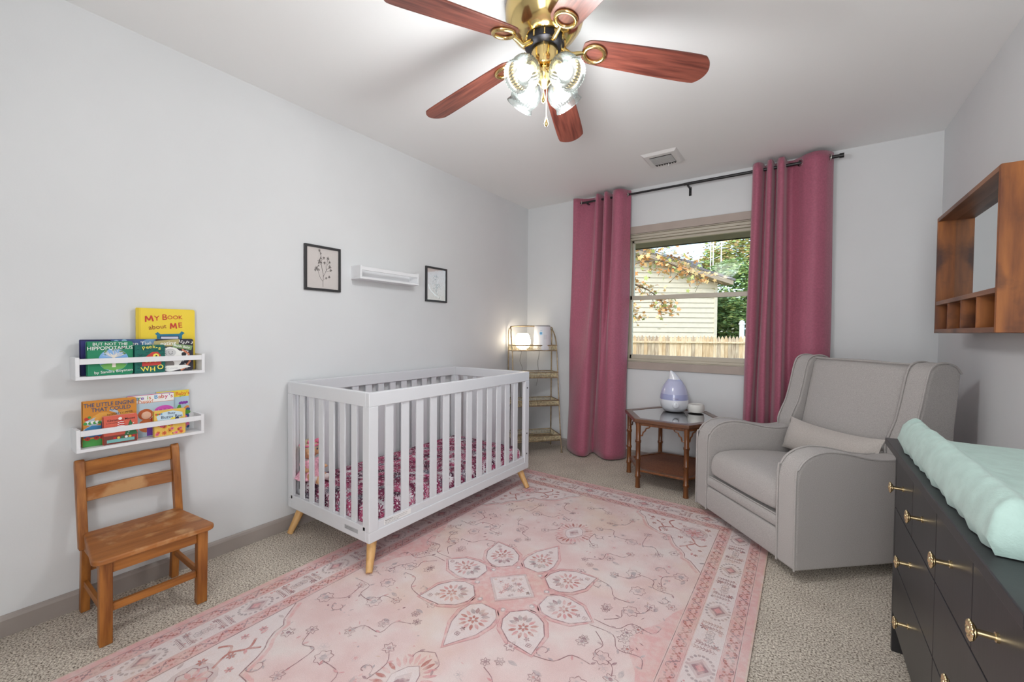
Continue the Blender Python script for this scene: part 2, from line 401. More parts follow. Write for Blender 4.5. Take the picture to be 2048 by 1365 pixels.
curtain('curtain', 'raspberry pink curtain left of the window, reaching the carpet', topL, botL, 2.415, .012, [(.655,-.09,-.9),(1.103,-.09,-.9)])
topR = [(2.075,-.09),(2.085,-.13),(2.115,-.145),(2.14,-.11),(2.15,-.05),(2.165,-.06),(2.175,-.14),(2.20,-.15),(2.213,-.06),(2.228,-.06),(2.24,-.145),(2.275,-.155),(2.29,-.06),(2.32,-.045),(2.36,-.075),(2.40,-.12),(2.46,-.15),(2.515,-.125),(2.545,-.085),(2.562,-.05)]
botR = [(2.03,-.05),(2.035,-.12),(2.06,-.17),(2.09,-.16),(2.10,-.08),(2.12,-.05),(2.14,-.13),(2.18,-.16),(2.20,-.08),(2.22,-.06),(2.25,-.14),(2.29,-.16),(2.31,-.09),(2.34,-.06),(2.38,-.09),(2.42,-.12),(2.47,-.13),(2.52,-.11),(2.555,-.08),(2.575,-.05)]
curtain('curtain', 'raspberry pink curtain right of the window, falling behind the armchair', topR, botR, 2.415, .012, [(2.372,-.09,-.75),(2.535,-.09,-.95)])
# ------------------------------------------------------------------ rug
RUGB = None
def rug_mat(name, ink, amt, soft=(.35,.6)):
    """woven cloth: the pink ground with an ink mixed in, worn by noise"""
    m = bpy.data.materials.new(name); m.use_nodes = True; n, l = nt(m); b = n['Principled BSDF']
    b.inputs['Roughness'].default_value = .9; b.inputs['Specular IOR Level'].default_value = .12
    tc = n.new('ShaderNodeTexCoord')
    def noise(s, d=3):
        q = n.new('ShaderNodeTexNoise'); q.inputs['Scale'].default_value = s; q.inputs['Detail'].default_value = d; l.new(tc.outputs['Object'], q.inputs['Vector']); return q
    def ramp(src, p0, c0, p1, c1, mid=None):
        r = n.new('ShaderNodeValToRGB'); e = r.color_ramp.elements; e[0].position = p0; e[0].color = c0; e[1].position = p1; e[1].color = c1
        if mid: k = e.new(mid[0]); k.color = mid[1]
        l.new(src.outputs[0], r.inputs[0]); return r
    base = ramp(noise(5.5,6), .36, s2l((219,192,189)), .66, s2l((224,211,207)), (.5, s2l((223,201,198))))
    tan = ramp(noise(2.6,5), .5, (0,0,0,1), .66, (.55,.55,.55,1))
    mx = n.new('ShaderNodeMix'); mx.data_type = 'RGBA'; l.new(tan.outputs[0], mx.inputs[0]); l.new(base.outputs[0], mx.inputs[6]); mx.inputs[7].default_value = s2l((222,196,178))
    out = mx.outputs[2]
    if ink:
        w = ramp(noise(38,4), soft[0], (amt*.35,)*3+(1,), soft[1], (amt,)*3+(1,))
        m2 = n.new('ShaderNodeMix'); m2.data_type = 'RGBA'; l.new(w.outputs[0], m2.inputs[0]); l.new(out, m2.inputs[6]); m2.inputs[7].default_value = s2l(ink); out = m2.outputs[2]
    fine = ramp(noise(330,2), .3, (.86,.86,.86,1), .7, (1,1,1,1))
    m3 = n.new('ShaderNodeMix'); m3.data_type = 'RGBA'; m3.blend_type = 'MULTIPLY'; m3.inputs[0].default_value = .8; l.new(out, m3.inputs[6]); l.new(fine.outputs[0], m3.inputs[7])
    l.new(m3.outputs[2], b.inputs['Base Color'])
    bp = n.new('ShaderNodeBump'); bp.inputs['Strength'].default_value = .25; bp.inputs['Distance'].default_value = .002
    nn = noise(420,1); l.new(nn.outputs[0], bp.inputs['Height']); l.new(bp.outputs[0], b.inputs['Normal'])
    return m
RM = [rug_mat('rug_ground', None, 0), rug_mat('rug_rose', (205,128,134), .62), rug_mat('rug_mauve', (142,104,114), .7), rug_mat('rug_rust', (176,96,86), .75),
      rug_mat('rug_ivory', (224,214,213), .75, (.2,.5)), rug_mat('rug_grey', (150,146,152), .6), rug_mat('rug_line', (138,98,104), .8, (.3,.55)), rug_mat('rug_blush', (218,150,150), .5), rug_mat('rug_tan', (206,176,150), .6), rug_mat('rug_softgrey', (190,180,184), .5)]
RX0, RX1, RYN, RYF, RT = .454, 2.287, -3.63, -.84, .009
RCX, RCY = (RX0+RX1)/2, (RYN+RYF)/2
def build_rug():
    rnd = random.Random(7)
    mb = MB(); nx, ny = 24, 36
    def topz(x, y):
        return RT
    mb.box((RX0,RYN,.0005),(RX1,RYF,RT), 0)
    HX, HY = (RX1-RX0)/2, (RYF-RYN)/2
    ink = Ink(mb, lambda u,v,L: (RCX+u, RCY+v, RT+.00028*L))
    # plain selvedge band
    def band(off, w, mi, L=1):
        a = off
        ink.rect(-HX+a,-HY+a,HX-a,-HY+a+w,mi,L); ink.rect(-HX+a,HY-a-w,HX-a,HY-a,mi,L)
        ink.rect(-HX+a,-HY+a+w,-HX+a+w,HY-a-w,mi,L); ink.rect(HX-a-w,-HY+a+w,HX-a,HY-a-w,mi,L)
    band(0,.006,8); band(.006,.026,7); band(.034,.002,6,2); band(.036,.046,7,1)
    band(.086,.10,4,1); band(.084,.002,1,2); band(.19,.002,1,2); band(.194,.05,7,1); band(.247,.0025,6,2)
    # zigzag guard bands with small crosses
    def zig(off, amp, per, L=3):
        for side in range(4):
            ln = (HX if side%2==0 else HY)-off; n_ = int(2*ln/per); pr = 2*ln/n_
            pts = []
            for k in range(n_*2+1):
                t = -ln+k*pr/2
                up = amp if k%2 else 0
                pts += [(t-pr*.08, up),(t+pr*.08, up)]
            def mp(t, d):
                if side == 0: return (t, -HY+off+d)
                if side == 1: return (HX-off-d, t)
                if side == 2: return (t, HY-off-d)
                return (-HX+off+d, t)
            ink.line([mp(max(-ln,min(ln,t)), d) for t,d in pts], .0028, 6, L)
            for k in range(n_*2):
                t = -ln+(k+.5)*pr/2
                for (dt,dd) in ((0,0),(-.009,.009),(.009,.009),(-.009,-.009),(.009,-.009),(.02,.012),(-.02,-.012)):
                    p = mp(t+dt, amp/2+dd); ink.rect(p[0]-.0042,p[1]-.0042,p[0]+.0042,p[1]+.0042, 3 if (k+int(dt*1000))%3 else 2, L+1)
    zig(.04,.036,.085); zig(.199,.038,.085)
    # main border: diamonds, ferns, rosettes
    def border(side):
        ln = (HX if side%2==0 else HY)-.14; n_ = 4 if side%2==0 else 7; pr = 2*ln/(n_)
        def mp(t, d):
            o = .136
            if side == 0: return (t, -HY+o+d)
            if side == 1: return (HX-o-d, t)
            if side == 2: return (t, HY-o-d)
            return (-HX+o+d, t)
        def pol(pts, mi, L): ink.poly([mp(*p) for p in pts], mi, L)
        for k in range(n_):
            c = -ln+(k+.5)*pr
            pol([(c-.05,0),(c,.042),(c+.05,0),(c,-.042)], 9, 2)
            for q in range(20):
                a = 2*PI*q/20; p = mp(c+.062*math.cos(a), .042*math.sin(a)); ink.disc(p[0],p[1],.0062,5,3,6)
            pol([(c-.036,0),(c-.018,.012),(c,.028),(c+.018,.012),(c+.036,0),(c+.018,-.012),(c,-.028),(c-.018,-.012)], 2, 4)
            pol([(c-.02,0),(c,.016),(c+.02,0),(c,-.016)], 1, 5)
            e = c+pr/2
            if k < n_-1:
                for q in range(3): 
                    p = mp(e+(q-1)*.022, .0); ink.oflower(p[0],p[1],.016,6,5,9,3,rnd.random())
                for s1 in (-1,1):
                    p = mp(e+s1*.048, .028*s1); ink.flower(p[0],p[1],.016,6,2,3,3)
                    p = mp(e-s1*.045, -.03*s1*-1); ink.flower(p[0],p[1],.012,6,2,2,3)
            for s1 in (-1,1):
                for q in (0,1):
                    t0 = c+s1*(.10+q*.026)
                    ink.line([mp(t0,-.036),mp(t0+.004,.036)], .0025, 2, 3)
                    for r_ in range(7):
                        d0 = -.03+r_*.0105
                        ink.line([mp(t0-.009,d0+.007),mp(t0,d0),mp(t0+.009,d0+.007)], .0032, 2, 4)
                for r_ in range(6):
                    p = mp(c+s1*(.085+rnd.uniform(-.01,.07)), rnd.uniform(-.04,.04)); ink.disc(p[0],p[1],rnd.uniform(.003,.007),rnd.choice((1,7,5)),2,6)
    for s_ in range(4): border(s_)
    # corner spandrels
    FX, FY = HX-.252, HY-.252
    sp = [(.455,0),(.45,.03),(.40,.075),(.385,.11),(.35,.175),(.315,.20),(.255,.232),(.21,.23),(.20,.25),(.178,.30),(.156,.335),(.125,.36),(.1,.395),(.091,.434),(.06,.45),(.03,.49),(0,.53)]
    for sx in (-1,1):
        for sy in (-1,1):
            mp = lambda a,b: (sx*(FX-a), sy*(FY-b))
            ink.poly([mp(a,b) for a,b in sp+[(0,0)]], 4, 2)
            ink.line([mp(a,b) for a,b in sp], .0035, 6, 4); ink.line([mp(a+.012,b+.012) for a,b in sp], .014, 7, 1)
            ink.disc(*mp(.11,.13),.075,9,3); ink.flower(*mp(.11,.13),.05,8,1,3,5); ink.oflower(*mp(.11,.13),.058,8,6,1,4,w=.0035,dep=.2)
            for pth in ([(.17,.14),(.22,.12),(.27,.14),(.30,.10),(.33,.08)],[(.27,.14),(.29,.17),(.27,.21)],[(.11,.19),(.08,.25),(.11,.30),(.08,.34)],[(.11,.30),(.14,.33)],[(.02,.24),(.05,.27),(.08,.25)],[(.24,.02),(.26,.06),(.22,.12)]):
                ink.line(catmull([(*mp(a,b),0) for a,b in pth],5), .009, 3, 4)
            for (a,b) in ((.30,.05),(.36,.05),(.33,.13),(.25,.18),(.05,.38),(.10,.25),(.04,.32),(.16,.22),(.2,.05),(.05,.05),(.05,.18),(.17,.07)):
                ink.flower(*mp(a,b), rnd.uniform(.012,.02), 6, rnd.choice((3,1)), 2, 5, rnd.random())
            for (a,b) in ((.40,.03),(.37,.09),(.28,.09),(.02,.45),(.07,.36),(.13,.28),(.02,.12),(.12,.02)):
                ink.leaf(*mp(a,b), .03, .012, rnd.random()*6, rnd.choice((5,9,1)), 4)
    # side cartouches
    for sx in (-1,1):
        ink.poly([(sx*(FX-a), b) for a,b in ((0,.30),(.03,.24),(.06,.14),(.10,.08),(.13,0),(.10,-.08),(.06,-.14),(.03,-.24),(0,-.30))][::sx], 7, 1)
    # medallion: lattice square and eight kite petals
    ink.disc(0,0,.23,7,1,24)
    ink.poly([(.125,0),(0,.125),(-.125,0),(0,-.125)],9,3); ink.poly([(.105,0),(0,.105),(-.105,0),(0,-.105)],4,4)
    ink.line([(.122,0),(0,.122),(-.122,0),(0,-.122)],.004,1,5,True)
    for k in range(40):
        a = rnd.uniform(-.095,.095); b = rnd.uniform(-.095,.095)
        if abs(a)+abs(b) < .095: ink.flower(a,b,rnd.uniform(.008,.016),5,rnd.choice((1,5,9,8)),rnd.choice((3,2)),5,rnd.random())
    for k in range(8):
        a0 = PI/4*k; R_ = .43 if k in (2,6) else (.385 if k in (0,4) else .40); wd = .084 if k%2 else .076
        c, s = math.cos(a0), math.sin(a0)
        def mp(r, t): return (r*c-t*s, r*s+t*c)
        out = [(.165,.035),(.20,.07),(.25,wd),(.32,wd*.82),(R_,0),(.32,-wd*.82),(.25,-wd),(.20,-.07),(.165,-.035)]
        ink.poly([mp(r*1.045-.008, t*1.16) for r,t in out], 7, 2)
        ink.poly([mp(r,t) for r,t in out], 4, 3); ink.line([mp(r,t) for r,t in out], .0045, 6 if k%2 else 2, 4, True)
        ink.line([mp(r*1.06-.014,t*1.2) for r,t in out], .004, 1, 3, True)
        for q in range(9):
            an = a0-2.0+q*.5; p = mp(.262,0)
            ink.leaf(p[0]+.027*math.cos(an),p[1]+.027*math.sin(an),.034,.014,an,3 if q%2 else 1,5)
        for q in range(5):
            an = a0+PI-1.0+q*.5; p = mp(.245,0); ink.leaf(p[0]+.02*math.cos(an),p[1]+.02*math.sin(an),.036,.018,an,2 if q%2 else 5,6)
        p = mp(.262,0); ink.flower(p[0],p[1],.024,6,3,4,7); p = mp(.325,0); ink.flower(p[0],p[1],.012,5,2,2,5); p = mp(.355,0); ink.oflower(p[0],p[1],.011,4,6,2,5,w=.002)
        p = (.158*math.cos(a0+PI/8),.158*math.sin(a0+PI/8)); ink.disc(p[0],p[1],.013,5,3,10); ink.disc(p[0],p[1],.007,4,4,8)
        b0 = a0+PI/8
        for s1 in (-1,1): ink.line([(.15*math.cos(b0+s1*.1),.15*math.sin(b0+s1*.1)),(.24*math.cos(b0+s1*.045),.24*math.sin(b0+s1*.045))],.011,1,3)
    # pendants on the long axis
    for sy in (-1,1):
        c_ = sy*.62
        for q in range(26):
            a = 2*PI*q/26; ink.leaf(.055*math.cos(a),c_+.075*math.sin(a),.05,.014,a,rnd.choice((1,7,7,3)),2)
        ink.poly([(.05,c_),(.03,c_+.05),(0,c_+.075),(-.03,c_+.05),(-.05,c_),(-.03,c_-.05),(0,c_-.075),(.03,c_-.05)],4,3)
        ink.line([(.05,c_),(.03,c_+.05),(0,c_+.075),(-.03,c_+.05),(-.05,c_),(-.03,c_-.05),(0,c_-.075),(.03,c_-.05)],.003,2,4,True)
        ink.poly([(.03,c_),(0,c_+.045),(-.03,c_),(0,c_-.045)],9,4); ink.leaf(-.02,c_-.02,.055,.022,.8,2,5)
    # field vines and flowers, mirrored in both axes
    fl = [(.21,.37),(.20,.29),(.34,.58),(.41,.42),(.40,.12),(.40,.10),(.55,.22),(.62,.27),(.49,.15),(.52,.02),(.17,.40),(.15,.55),(.34,.36),(.30,.71),(.35,.84),(.12,.85),(.06,.98),(.55,.38),(.60,.52),(.46,.66),(.22,.96),(.10,.75),(.55,.06),(.47,.30),(.27,.48),(.40,.98),(.52,.72)]
    vines = [[(.18,.42),(.24,.45),(.24,.52),(.32,.53),(.34,.58)],[(.42,.04),(.47,.09),(.46,.14),(.53,.16),(.55,.22)],[(.385,.02),(.48,.02),(.52,.08),(.60,.07),(.62,.12)],[(.34,.36),(.41,.37),(.41,.42),(.5,.42),(.52,.36),(.60,.36)],
             [(.0,.47),(.05,.50),(.05,.53)],[(.10,.75),(.17,.78),(.2,.72),(.29,.72)],[(.46,.66),(.42,.72),(.36,.71),(.35,.84)],[(.29,.28),(.36,.26),(.40,.2),(.47,.2)],[(.55,.38),(.53,.47),(.6,.52)],[(.12,.85),(.2,.88),(.22,.96)],[(.06,.98),(.0,1.02)],[(.15,.55),(.1,.6),(.1,.68)]]
    for sx in (-1,1):
        for sy in (-1,1):
            for k,(a,b) in enumerate(fl):
                if a > FX-.03 or b > FY-.04: continue
                u, v = sx*a, sy*b; r = (.019,.026,.022,.034,.024)[k%5]; t = k%5
                if t == 3:
                    ink.oflower(u,v,r,7,6,9,3,k,w=.0022,dep=.28); ink.disc(u,v,r*.35,5,4,8)
                elif t == 1:
                    ink.oflower(u,v,r,6,6,4,3,k,w=.002,dep=.45); ink.disc(u,v,r*.3,2,5,7)
                else:
                    ink.oflower(u,v,r,6,6,2 if t==0 else 9,3,k,w=.002,dep=.5); ink.disc(u,v,r*.25,3 if t==2 else 2,6,7)
                if k%3 == 0 and abs(b-.02) > .004: ink.leaf(u+.02*sx,v-.02*sy,.04,.018,k*1.3,5,2)
            for pth in vines:
                q = [(p.x,p.y) for p in catmull([(sx*a,sy*b,0) for a,b in pth],4)]; ink.line(q,.0032,6,2)
                for j in range(1,len(pth)):
                    a,b = pth[j]; ink.leaf(sx*a,sy*b,.024,.009,j*2.1+sx,rnd.choice((1,5,2)),3)
            for (a,b,r,ph) in ((.50,.52,.035,0),(.31,.24,.03,2),(.45,.86,.035,1),(.14,.66,.03,3),(.58,.30,.03,4)):
                cu = [(sx*(a+r*(1-i/14)*math.cos(ph+i*.45)), sy*(b+r*(1-i/14)*math.sin(ph+i*.45))) for i in range(12)]
                ink.line(cu,.0025,6,3)
                for i in range(0,10,2): ink.leaf(cu[i][0],cu[i][1],.016,.007,i,5,3)
    for k in range(420):
        a = rnd.uniform(-FX+.02,FX-.02); b = rnd.uniform(-FY+.02,FY-.02)
        if math.hypot(a,b) < .45: continue
        ink.leaf(a,b,rnd.uniform(.008,.022),rnd.uniform(.003,.009),rnd.random()*7,rnd.choice((1,7,9,5,8,6)),1)
    for k in range(70):
        a = rnd.uniform(-FX+.06,FX-.1); b = rnd.uniform(-FY+.1,FY-.1)
        if math.hypot(a,b) > .5: ink.oflower(a,b,rnd.uniform(.014,.022),rnd.choice((5,6,8)),9,rnd.choice((1,9,5)),1,rnd.random(),w=.002,dep=.4)
    return obj('area_rug', mb, RM)
rug = build_rug()
tag(rug, 'faded pink oriental rug with a pale star medallion on the carpet', 'rug')
# ------------------------------------------------------------------ crib
CX0,CX1,CY0,CY1 = .018,.758,-2.53,-1.139
crib = thing('baby_crib', 'white slatted baby crib with angled pale wooden legs along the left wall', 'crib', ((CX0+CX1)/2,(CY0+CY1)/2,0))
T_ = .028
for (a,b) in (((CX1-T_,CY0,.785),(CX1,CY1,.853)),((CX0,CY0,.785),(CX0+T_,CY1,.853)),((CX0+T_,CY0,.785),(CX1-T_,CY0+T_,.853)),((CX0+T_,CY1-T_,.785),(CX1-T_,CY1,.853))):
    obj('top_rail', MB().box(a,b), CRIBW, crib, bevel=.004)
for (a,b) in (((CX1-T_,CY0,.138),(CX1,CY1,.19)),((CX0,CY0,.138),(CX0+T_,CY1,.19)),((CX0+T_,CY0,.138),(CX1-T_,CY0+T_,.213)),((CX0+T_,CY1-T_,.138),(CX1-T_,CY1,.213))):
    obj('bottom_rail', MB().box(a,b), CRIBW, crib, bevel=.004)
for xx in (CX0+.002,CX1-T_+.002):
    obj('slat_rail', MB().box((xx,CY0+.052,.1895),(xx+T_-.007,CY1-.052,.226)), CRIBW, crib, bevel=.002)
for xx, sx in ((CX0,1),(CX1,-1)):
    for yy, sy in ((CY0,1),(CY1,-1)):
        m = MB().prism([(0,0),(.05,0),(.05,.02),(.022,.022),(.022,.053),(0,.053)], lambda p: (xx+sx*p[0], yy+sy*p[1], .1895), lambda p: (xx+sx*p[0], yy+sy*p[1], .7855))
        if sx*sy < 0: m.f = [f[::-1] for f in m.f]
        obj('corner_post', m, CRIBW, crib, bevel=.003)
for xx in (CX0+.008, CX1-.020):
    for i in range(12):
        y_ = -2.427+.1005*i
        obj('slat', MB().box((xx,y_,.222),(xx+.011,y_+.048,.787)), CRIBW, crib, bevel=.002, segs=2)
for yy in (CY0+.008, CY1-.018):
    for i in range(6):
        x_ = .128+.0955*i
        obj('slat', MB().box((x_,yy,.211),(x_+.042,yy+.010,.787)), CRIBW, crib, bevel=.002, segs=2)
for i,(xx,yy,fx,fy) in enumerate(((CX1-.05,CY0+.055,.772,-2.54),(CX1-.05,CY1-.055,.79,-1.2),(CX0+.06,CY0+.055,.066,-2.545),(CX0+.06,CY1-.055,.05,-1.13))):
    fz = .0 if i in (2,3) else RT+.004
    fz = RT+.003 if i in (0,1) else .001
    obj('leg', MB().tube([(fx,fy,fz),((fx+xx)/2,(fy+yy)/2,.07),(xx,yy,.139)],[.0155,.020,.025],18), LEGW, crib, smooth=40, label='tapered pale wood leg')
m = MB()
STK = [mat('sticker_paper',(236,236,234),.5), mat('sticker_ink',(70,70,72),.6), mat('plate_grey',(170,172,174),.4)]
m.box((CX1-.0053,-2.44,.196),(CX1-.0046,-2.27,.221),0)
ink = Ink(m, lambda u,v,L: (CX1-.0046+.0003*L,u,v))
text(ink,'WARNING',-2.435,.2145,.010,1,1,align='LEFT',bold=.02); 
text(ink,'Always read all instructions before using',-2.389,.2145,.0058,1,1,align='LEFT'); text(ink,'Failure to follow these warnings and the assembly instructions',-2.435,.2065,.0055,1,1,align='LEFT'); text(ink,'could result in serious injury or death',-2.435,.2,.0055,1,1,align='LEFT')
obj('warning_label', m, STK, crib)
m = MB(); m.box((.565,CY0-.0008,.165),(.672,CY0+.0002,.185),2)
ink = Ink(m, lambda u,v,L: (u,CY0-.0008-.0002*L,v)); text(ink,'Assembled crib information',.57,.178,.006,1,1,align='LEFT'); text(ink,'Model and date of manufacture',.57,.170,.0055,1,1,align='LEFT')
obj('maker_plate', m, STK, crib)
SCR = mat('dark_steel_screw',(90,88,86),.35,metal=1)
for z_ in (.735,.40,.25): obj('screw', MB().tube([(CX1-.001,CY1-.028,z_),(CX1+.0015,CY1-.028,z_)],.006,12), SCR, crib, smooth=40)
# mattress with a floral sheet
MX0,MX1,MY0,MY1,MZ0,MZ1,MR = .05,.725,-2.498,-1.172,.15,.295,.045
SH = [mat('sheet_ground',(214,196,204),.9), mat('sheet_wine',(128,38,78),.9), mat('sheet_pink',(182,78,116),.9), mat('sheet_white',(232,228,232),.9), mat('sheet_grey',(120,118,130),.9), mat('sheet_dark',(78,40,62),.9)]
def wrap(x, y, L):
    o = .0004*L
    fx0,fx1,fy0,fy1 = MX0+MR,MX1-MR,MY0+MR,MY1-MR
    dx = max(fx0-x, x-fx1, 0); dy = max(fy0-y, y-fy1, 0); sx = -1 if x < fx0 else 1; sy = -1 if y < fy0 else 1
    if dx == 0 and dy == 0: return (x,y,MZ1+o)
    if dx >= dy: ax, d = 0, dx
    else: ax, d = 1, dy
    q = MR*PI/2
    if d < q: a = d/MR; out = (MR+o)*math.sin(a); z = MZ1-MR+(MR+o)*math.cos(a)
    else: out = MR+o; z = MZ1-MR-(d-q)
    X = min(max(x,fx0),fx1); Y = min(max(y,fy0),fy1)
    if ax == 0: return ((fx0-out) if sx<0 else (fx1+out), Y, z)
    return (X, (fy0-out) if sy<0 else (fy1+out), z)
def build_mattress():
    rnd = random.Random(3); mb = MB()
    # rounded slab: rings
    n = 8; prof = [(MR,MZ0)]+[(0,MZ0+.01),(0,MZ1-MR)]+[(MR*(1-math.cos(t)), MZ1-MR+MR*math.sin(t)) for t in [PI/2*k/n for k in range(1,n+1)]]
    def ring(ins, z):
        r = max(.002, MR-ins*.9); pts = []
        for cx,cy,a0 in ((MX1-ins-r,MY1-ins-r,0),(MX0+ins+r,MY1-ins-r,PI/2),(MX0+ins+r,MY0+ins+r,PI),(MX1-ins-r,MY0+ins+r,1.5*PI)):
            for k in range(6): a = a0+PI/2*k/5; pts.append((cx+r*math.cos(a),cy+r*math.sin(a),z))
        return pts
    rings = [ring(i_,z_) for i_,z_ in prof]; N = len(rings[0]); vs_ = sum(rings,[]); fs = []
    for i in range(len(rings)-1):
        for k in range(N): k2=(k+1)%N; fs.append((i*N+k,i*N+k2,(i+1)*N+k2,(i+1)*N+k))
    fs += [tuple(range(N))[::-1], tuple((len(rings)-1)*N+k for k in range(N))]; mb.add(vs_,fs,0)
    ink = Ink(mb, wrap); E_ = .13
    x = MX0-E_+.02
    row = 0
    while x < MX1+E_-.02:
        y = MY0-E_+.02+(row%2)*.028
        while y < MY1+E_-.02:
            u = x+rnd.uniform(-.012,.012); v = y+rnd.uniform(-.012,.012)
            dx = max(MX0-u,u-MX1); dy = max(MY0-v,v-MY1)
            if not (dx > -.02 and dy > -.02):
                r = rnd.uniform(.022,.038); n_ = rnd.choice((9,11,13)); c = rnd.choice((1,1,1,2,2,2,1,5,4,3)); rot = rnd.random()*6
                for k in range(n_):
                    a = rot+2*PI*k/n_; ink.leaf(u+.004*math.cos(a),v+.004*math.sin(a),r*rnd.uniform(.85,1.1),.0075,a,c,2+(row%3))
                ink.disc(u,v,.005,3 if c!=3 else 1,6,7)
            y += .056
        x += .036; row += 1
    for k in range(900):
        u = rnd.uniform(MX0-E_+.01,MX1+E_-.01); v = rnd.uniform(MY0-E_+.01,MY1+E_-.01)
        if max(MX0-u,u-MX1) > -.02 and max(MY0-v,v-MY1) > -.02: continue
        ink.leaf(u,v,rnd.uniform(.012,.03),.007,rnd.random()*6.3,rnd.choice((4,4,3,5,1)),1)
    return obj('crib_mattress', mb, SH, smooth=50)
tag(build_mattress(), 'crib mattress in a wine and pink daisy-print sheet inside the white crib', 'mattress')
# ------------------------------------------------------------------ baby doll sitting in the crib
DSKIN = mat('doll_vinyl',(216,168,128),.45,spec=.4); DDRESS = mat('doll_pink_dress',(234,172,190),.85,var=.12,vscale=60); DWHITE = mat('doll_white_cloth',(238,228,228),.85)
def build_doll():
    B = (.095,-2.445,.297)
    d = thing('baby_doll', 'small baby doll in a pink dress and bow sitting inside the white crib', 'doll', B)
    def P_(x,y,z): return (B[0]+x,B[1]+y,B[2]+z)
    m = MB()   # body and head in one continuous surface: a lathe from seat to crown, limbs run into it
    prof = [(.0,.0),(.035,.003),(.045,.02),(.043,.05),(.036,.085),(.022,.105),(.018,.114),(.03,.122),(.045,.137),(.052,.160),(.049,.185),(.036,.206),(.018,.217),(.001,.220)]
    m.lathe(prof, B, 22)
    for s in (-1,1):
        m.tube([P_(.0,.035*s,.092),P_(.03,.055*s,.07),P_(.062,.05*s,.062),P_(.08,.046*s,.07)],[.013,.013,.011,.009],10)
        m.ball(P_(.085,.045*s,.074),.012,10,8,sc_=(1.1,.8,.7))
        for q in range(4): m.tube([P_(.092,.038*s+.004*q*s,.074),P_(.102-.002*abs(q-1.5),.037*s+.0045*q*s,.072)],[.0033,.0025],6)
        m.tube([P_(.084,.038*s,.078),P_(.093,.033*s,.08)],[.0035,.0028],6)
        m.tube([P_(.01,.022*s,.022),P_(.06,.03*s,.022),P_(.11,.034*s,.02),P_(.15,.036*s,.018)],[.022,.021,.016,.014],12)
        m.ball(P_(.16,.037*s,.026),.016,12,8,sc_=(.8,.8,1.5))
        m.ball(P_(.008,.053*s,.165),.012,10,8,sc_=(.7,.5,1))
    m.ball(P_(.053,0,.158),.006,8,6)                                   # nose
    m.ball(P_(.040,.024,.15),.014,10,8); m.ball(P_(.040,-.024,.15),.014,10,8)   # cheeks
    obj('body', m, DSKIN, d, smooth=60)
    for s in (-1,1): obj('eye', MB().ball(P_(.0465,.018*s,.170),.0055,10,8), mat('doll_eye',(60,90,130),.2), d, smooth=60)
    obj('mouth', MB().ball(P_(.049,0,.143),.005,8,6,sc_=(.6,1.6,.6)), mat('doll_lips',(200,90,100),.5), d, smooth=60)
    h = MB(); h.tube([P_(.0+.050*math.cos(t),.050*math.sin(t),.192) for t in [2*PI*k/24 for k in range(24)]],.006,8,closed=True)
    for s in (-1,1): h.ball(P_(.030,.022*s+.01,.212),.02,10,8,sc_=(.5,1,.7))
    h.ball(P_(.034,.01,.211),.008,8,6)
    obj('headband', h, mat('doll_headband',(236,120,150),.7,var=.15,vscale=120), d, smooth=60)
    hr = MB(); hr.lathe([(.0535,.178),(.052,.19),(.040,.208),(.02,.219),(.001,.222)],P_(-.003,0,0),20)
    obj('hair', hr, mat('doll_hair',(206,190,160),.8), d, smooth=60)
    dr = MB(); dr.lathe([(.075,.003),(.082,.012),(.06,.04),(.045,.06),(.047,.09),(.03,.108),(.022,.112)],P_(.008,0,0),24,rib=.05)
    for s in (-1,1): dr.ball(P_(.01,.042*s,.088),.022,12,8)
    obj('dress', dr, DDRESS, d, smooth=60)
    obj('collar', MB().lathe([(.036,.100),(.034,.108),(.02,.114)],P_(.002,0,0),20), DWHITE, d, smooth=60)
    for s in (-1,1): obj('sock', MB().tube([P_(.115,.034*s,.02),P_(.15,.036*s,.018)],[.0185,.0165],12), DWHITE, d, smooth=60)
build_doll()
# ------------------------------------------------------------------ tiered metal rack in the corner
GOLDM = mat('aged_gold_metal',(168,150,122),.38,metal=.85,var=.12,vscale=30); RATT = mat('woven_pale_gold_wire',(216,202,168),.5,metal=.2,var=.2,vscale=60)
rk_loc = Vector((.170,-.203,0)); rk_rot = math.atan2(.355,.305)
rack = thing('tiered_rack', 'four-tier gold metal basket rack in the corner behind the crib', 'rack', rk_loc, rk_rot)
RKW = .225
def obl(*a, **k): return obj(*a, world=False, **k)
def front_y(z): return -(.295 - .175*(z/1.2)) if z < .98 else -(.152-.10*((z-.98)/.22))
for s in (-1,1):
    obl('back_leg', MB().tube([(s*RKW,.0,.004),(s*RKW,0,.6),(s*RKW,0,1.0)],.0065,10), GOLDM, rack, smooth=50)
    obl('front_leg', MB().tube([(s*(RKW+.005),-.295,.004)]+[(s*RKW,front_y(z),z) for z in (.3,.6,.9,1.0)],.0055,10), GOLDM, rack, smooth=50)
    obl('foot', MB().tube([(s*(RKW+.005),-.295,.001),(s*(RKW+.005),-.295,.007)],.012,10), GOLDM, rack)
ar = [(-RKW,.0,1.0),(-RKW,.0,1.15),(-RKW+.02,.0,1.185),(-RKW+.06,.0,1.2),(RKW-.06,0,1.2),(RKW-.02,0,1.185),(RKW,0,1.15),(RKW,0,1.0)]
obl('top_arch', MB().tube([tuple(p) for p in catmull(ar,6)],.006,10), GOLDM, rack, smooth=50)
ar2 = [(-RKW,front_y(1.0),1.0),(-RKW,-.115,1.08),(-RKW+.01,-.06,1.16),(-RKW+.05,-.02,1.2),(RKW-.05,-.02,1.2),(RKW-.01,-.06,1.16),(RKW,-.115,1.08),(RKW,front_y(1.0),1.0)]
obl('top_arch', MB().tube([tuple(p) for p in catmull(ar2,6)],.006,10), GOLDM, rack, smooth=50)
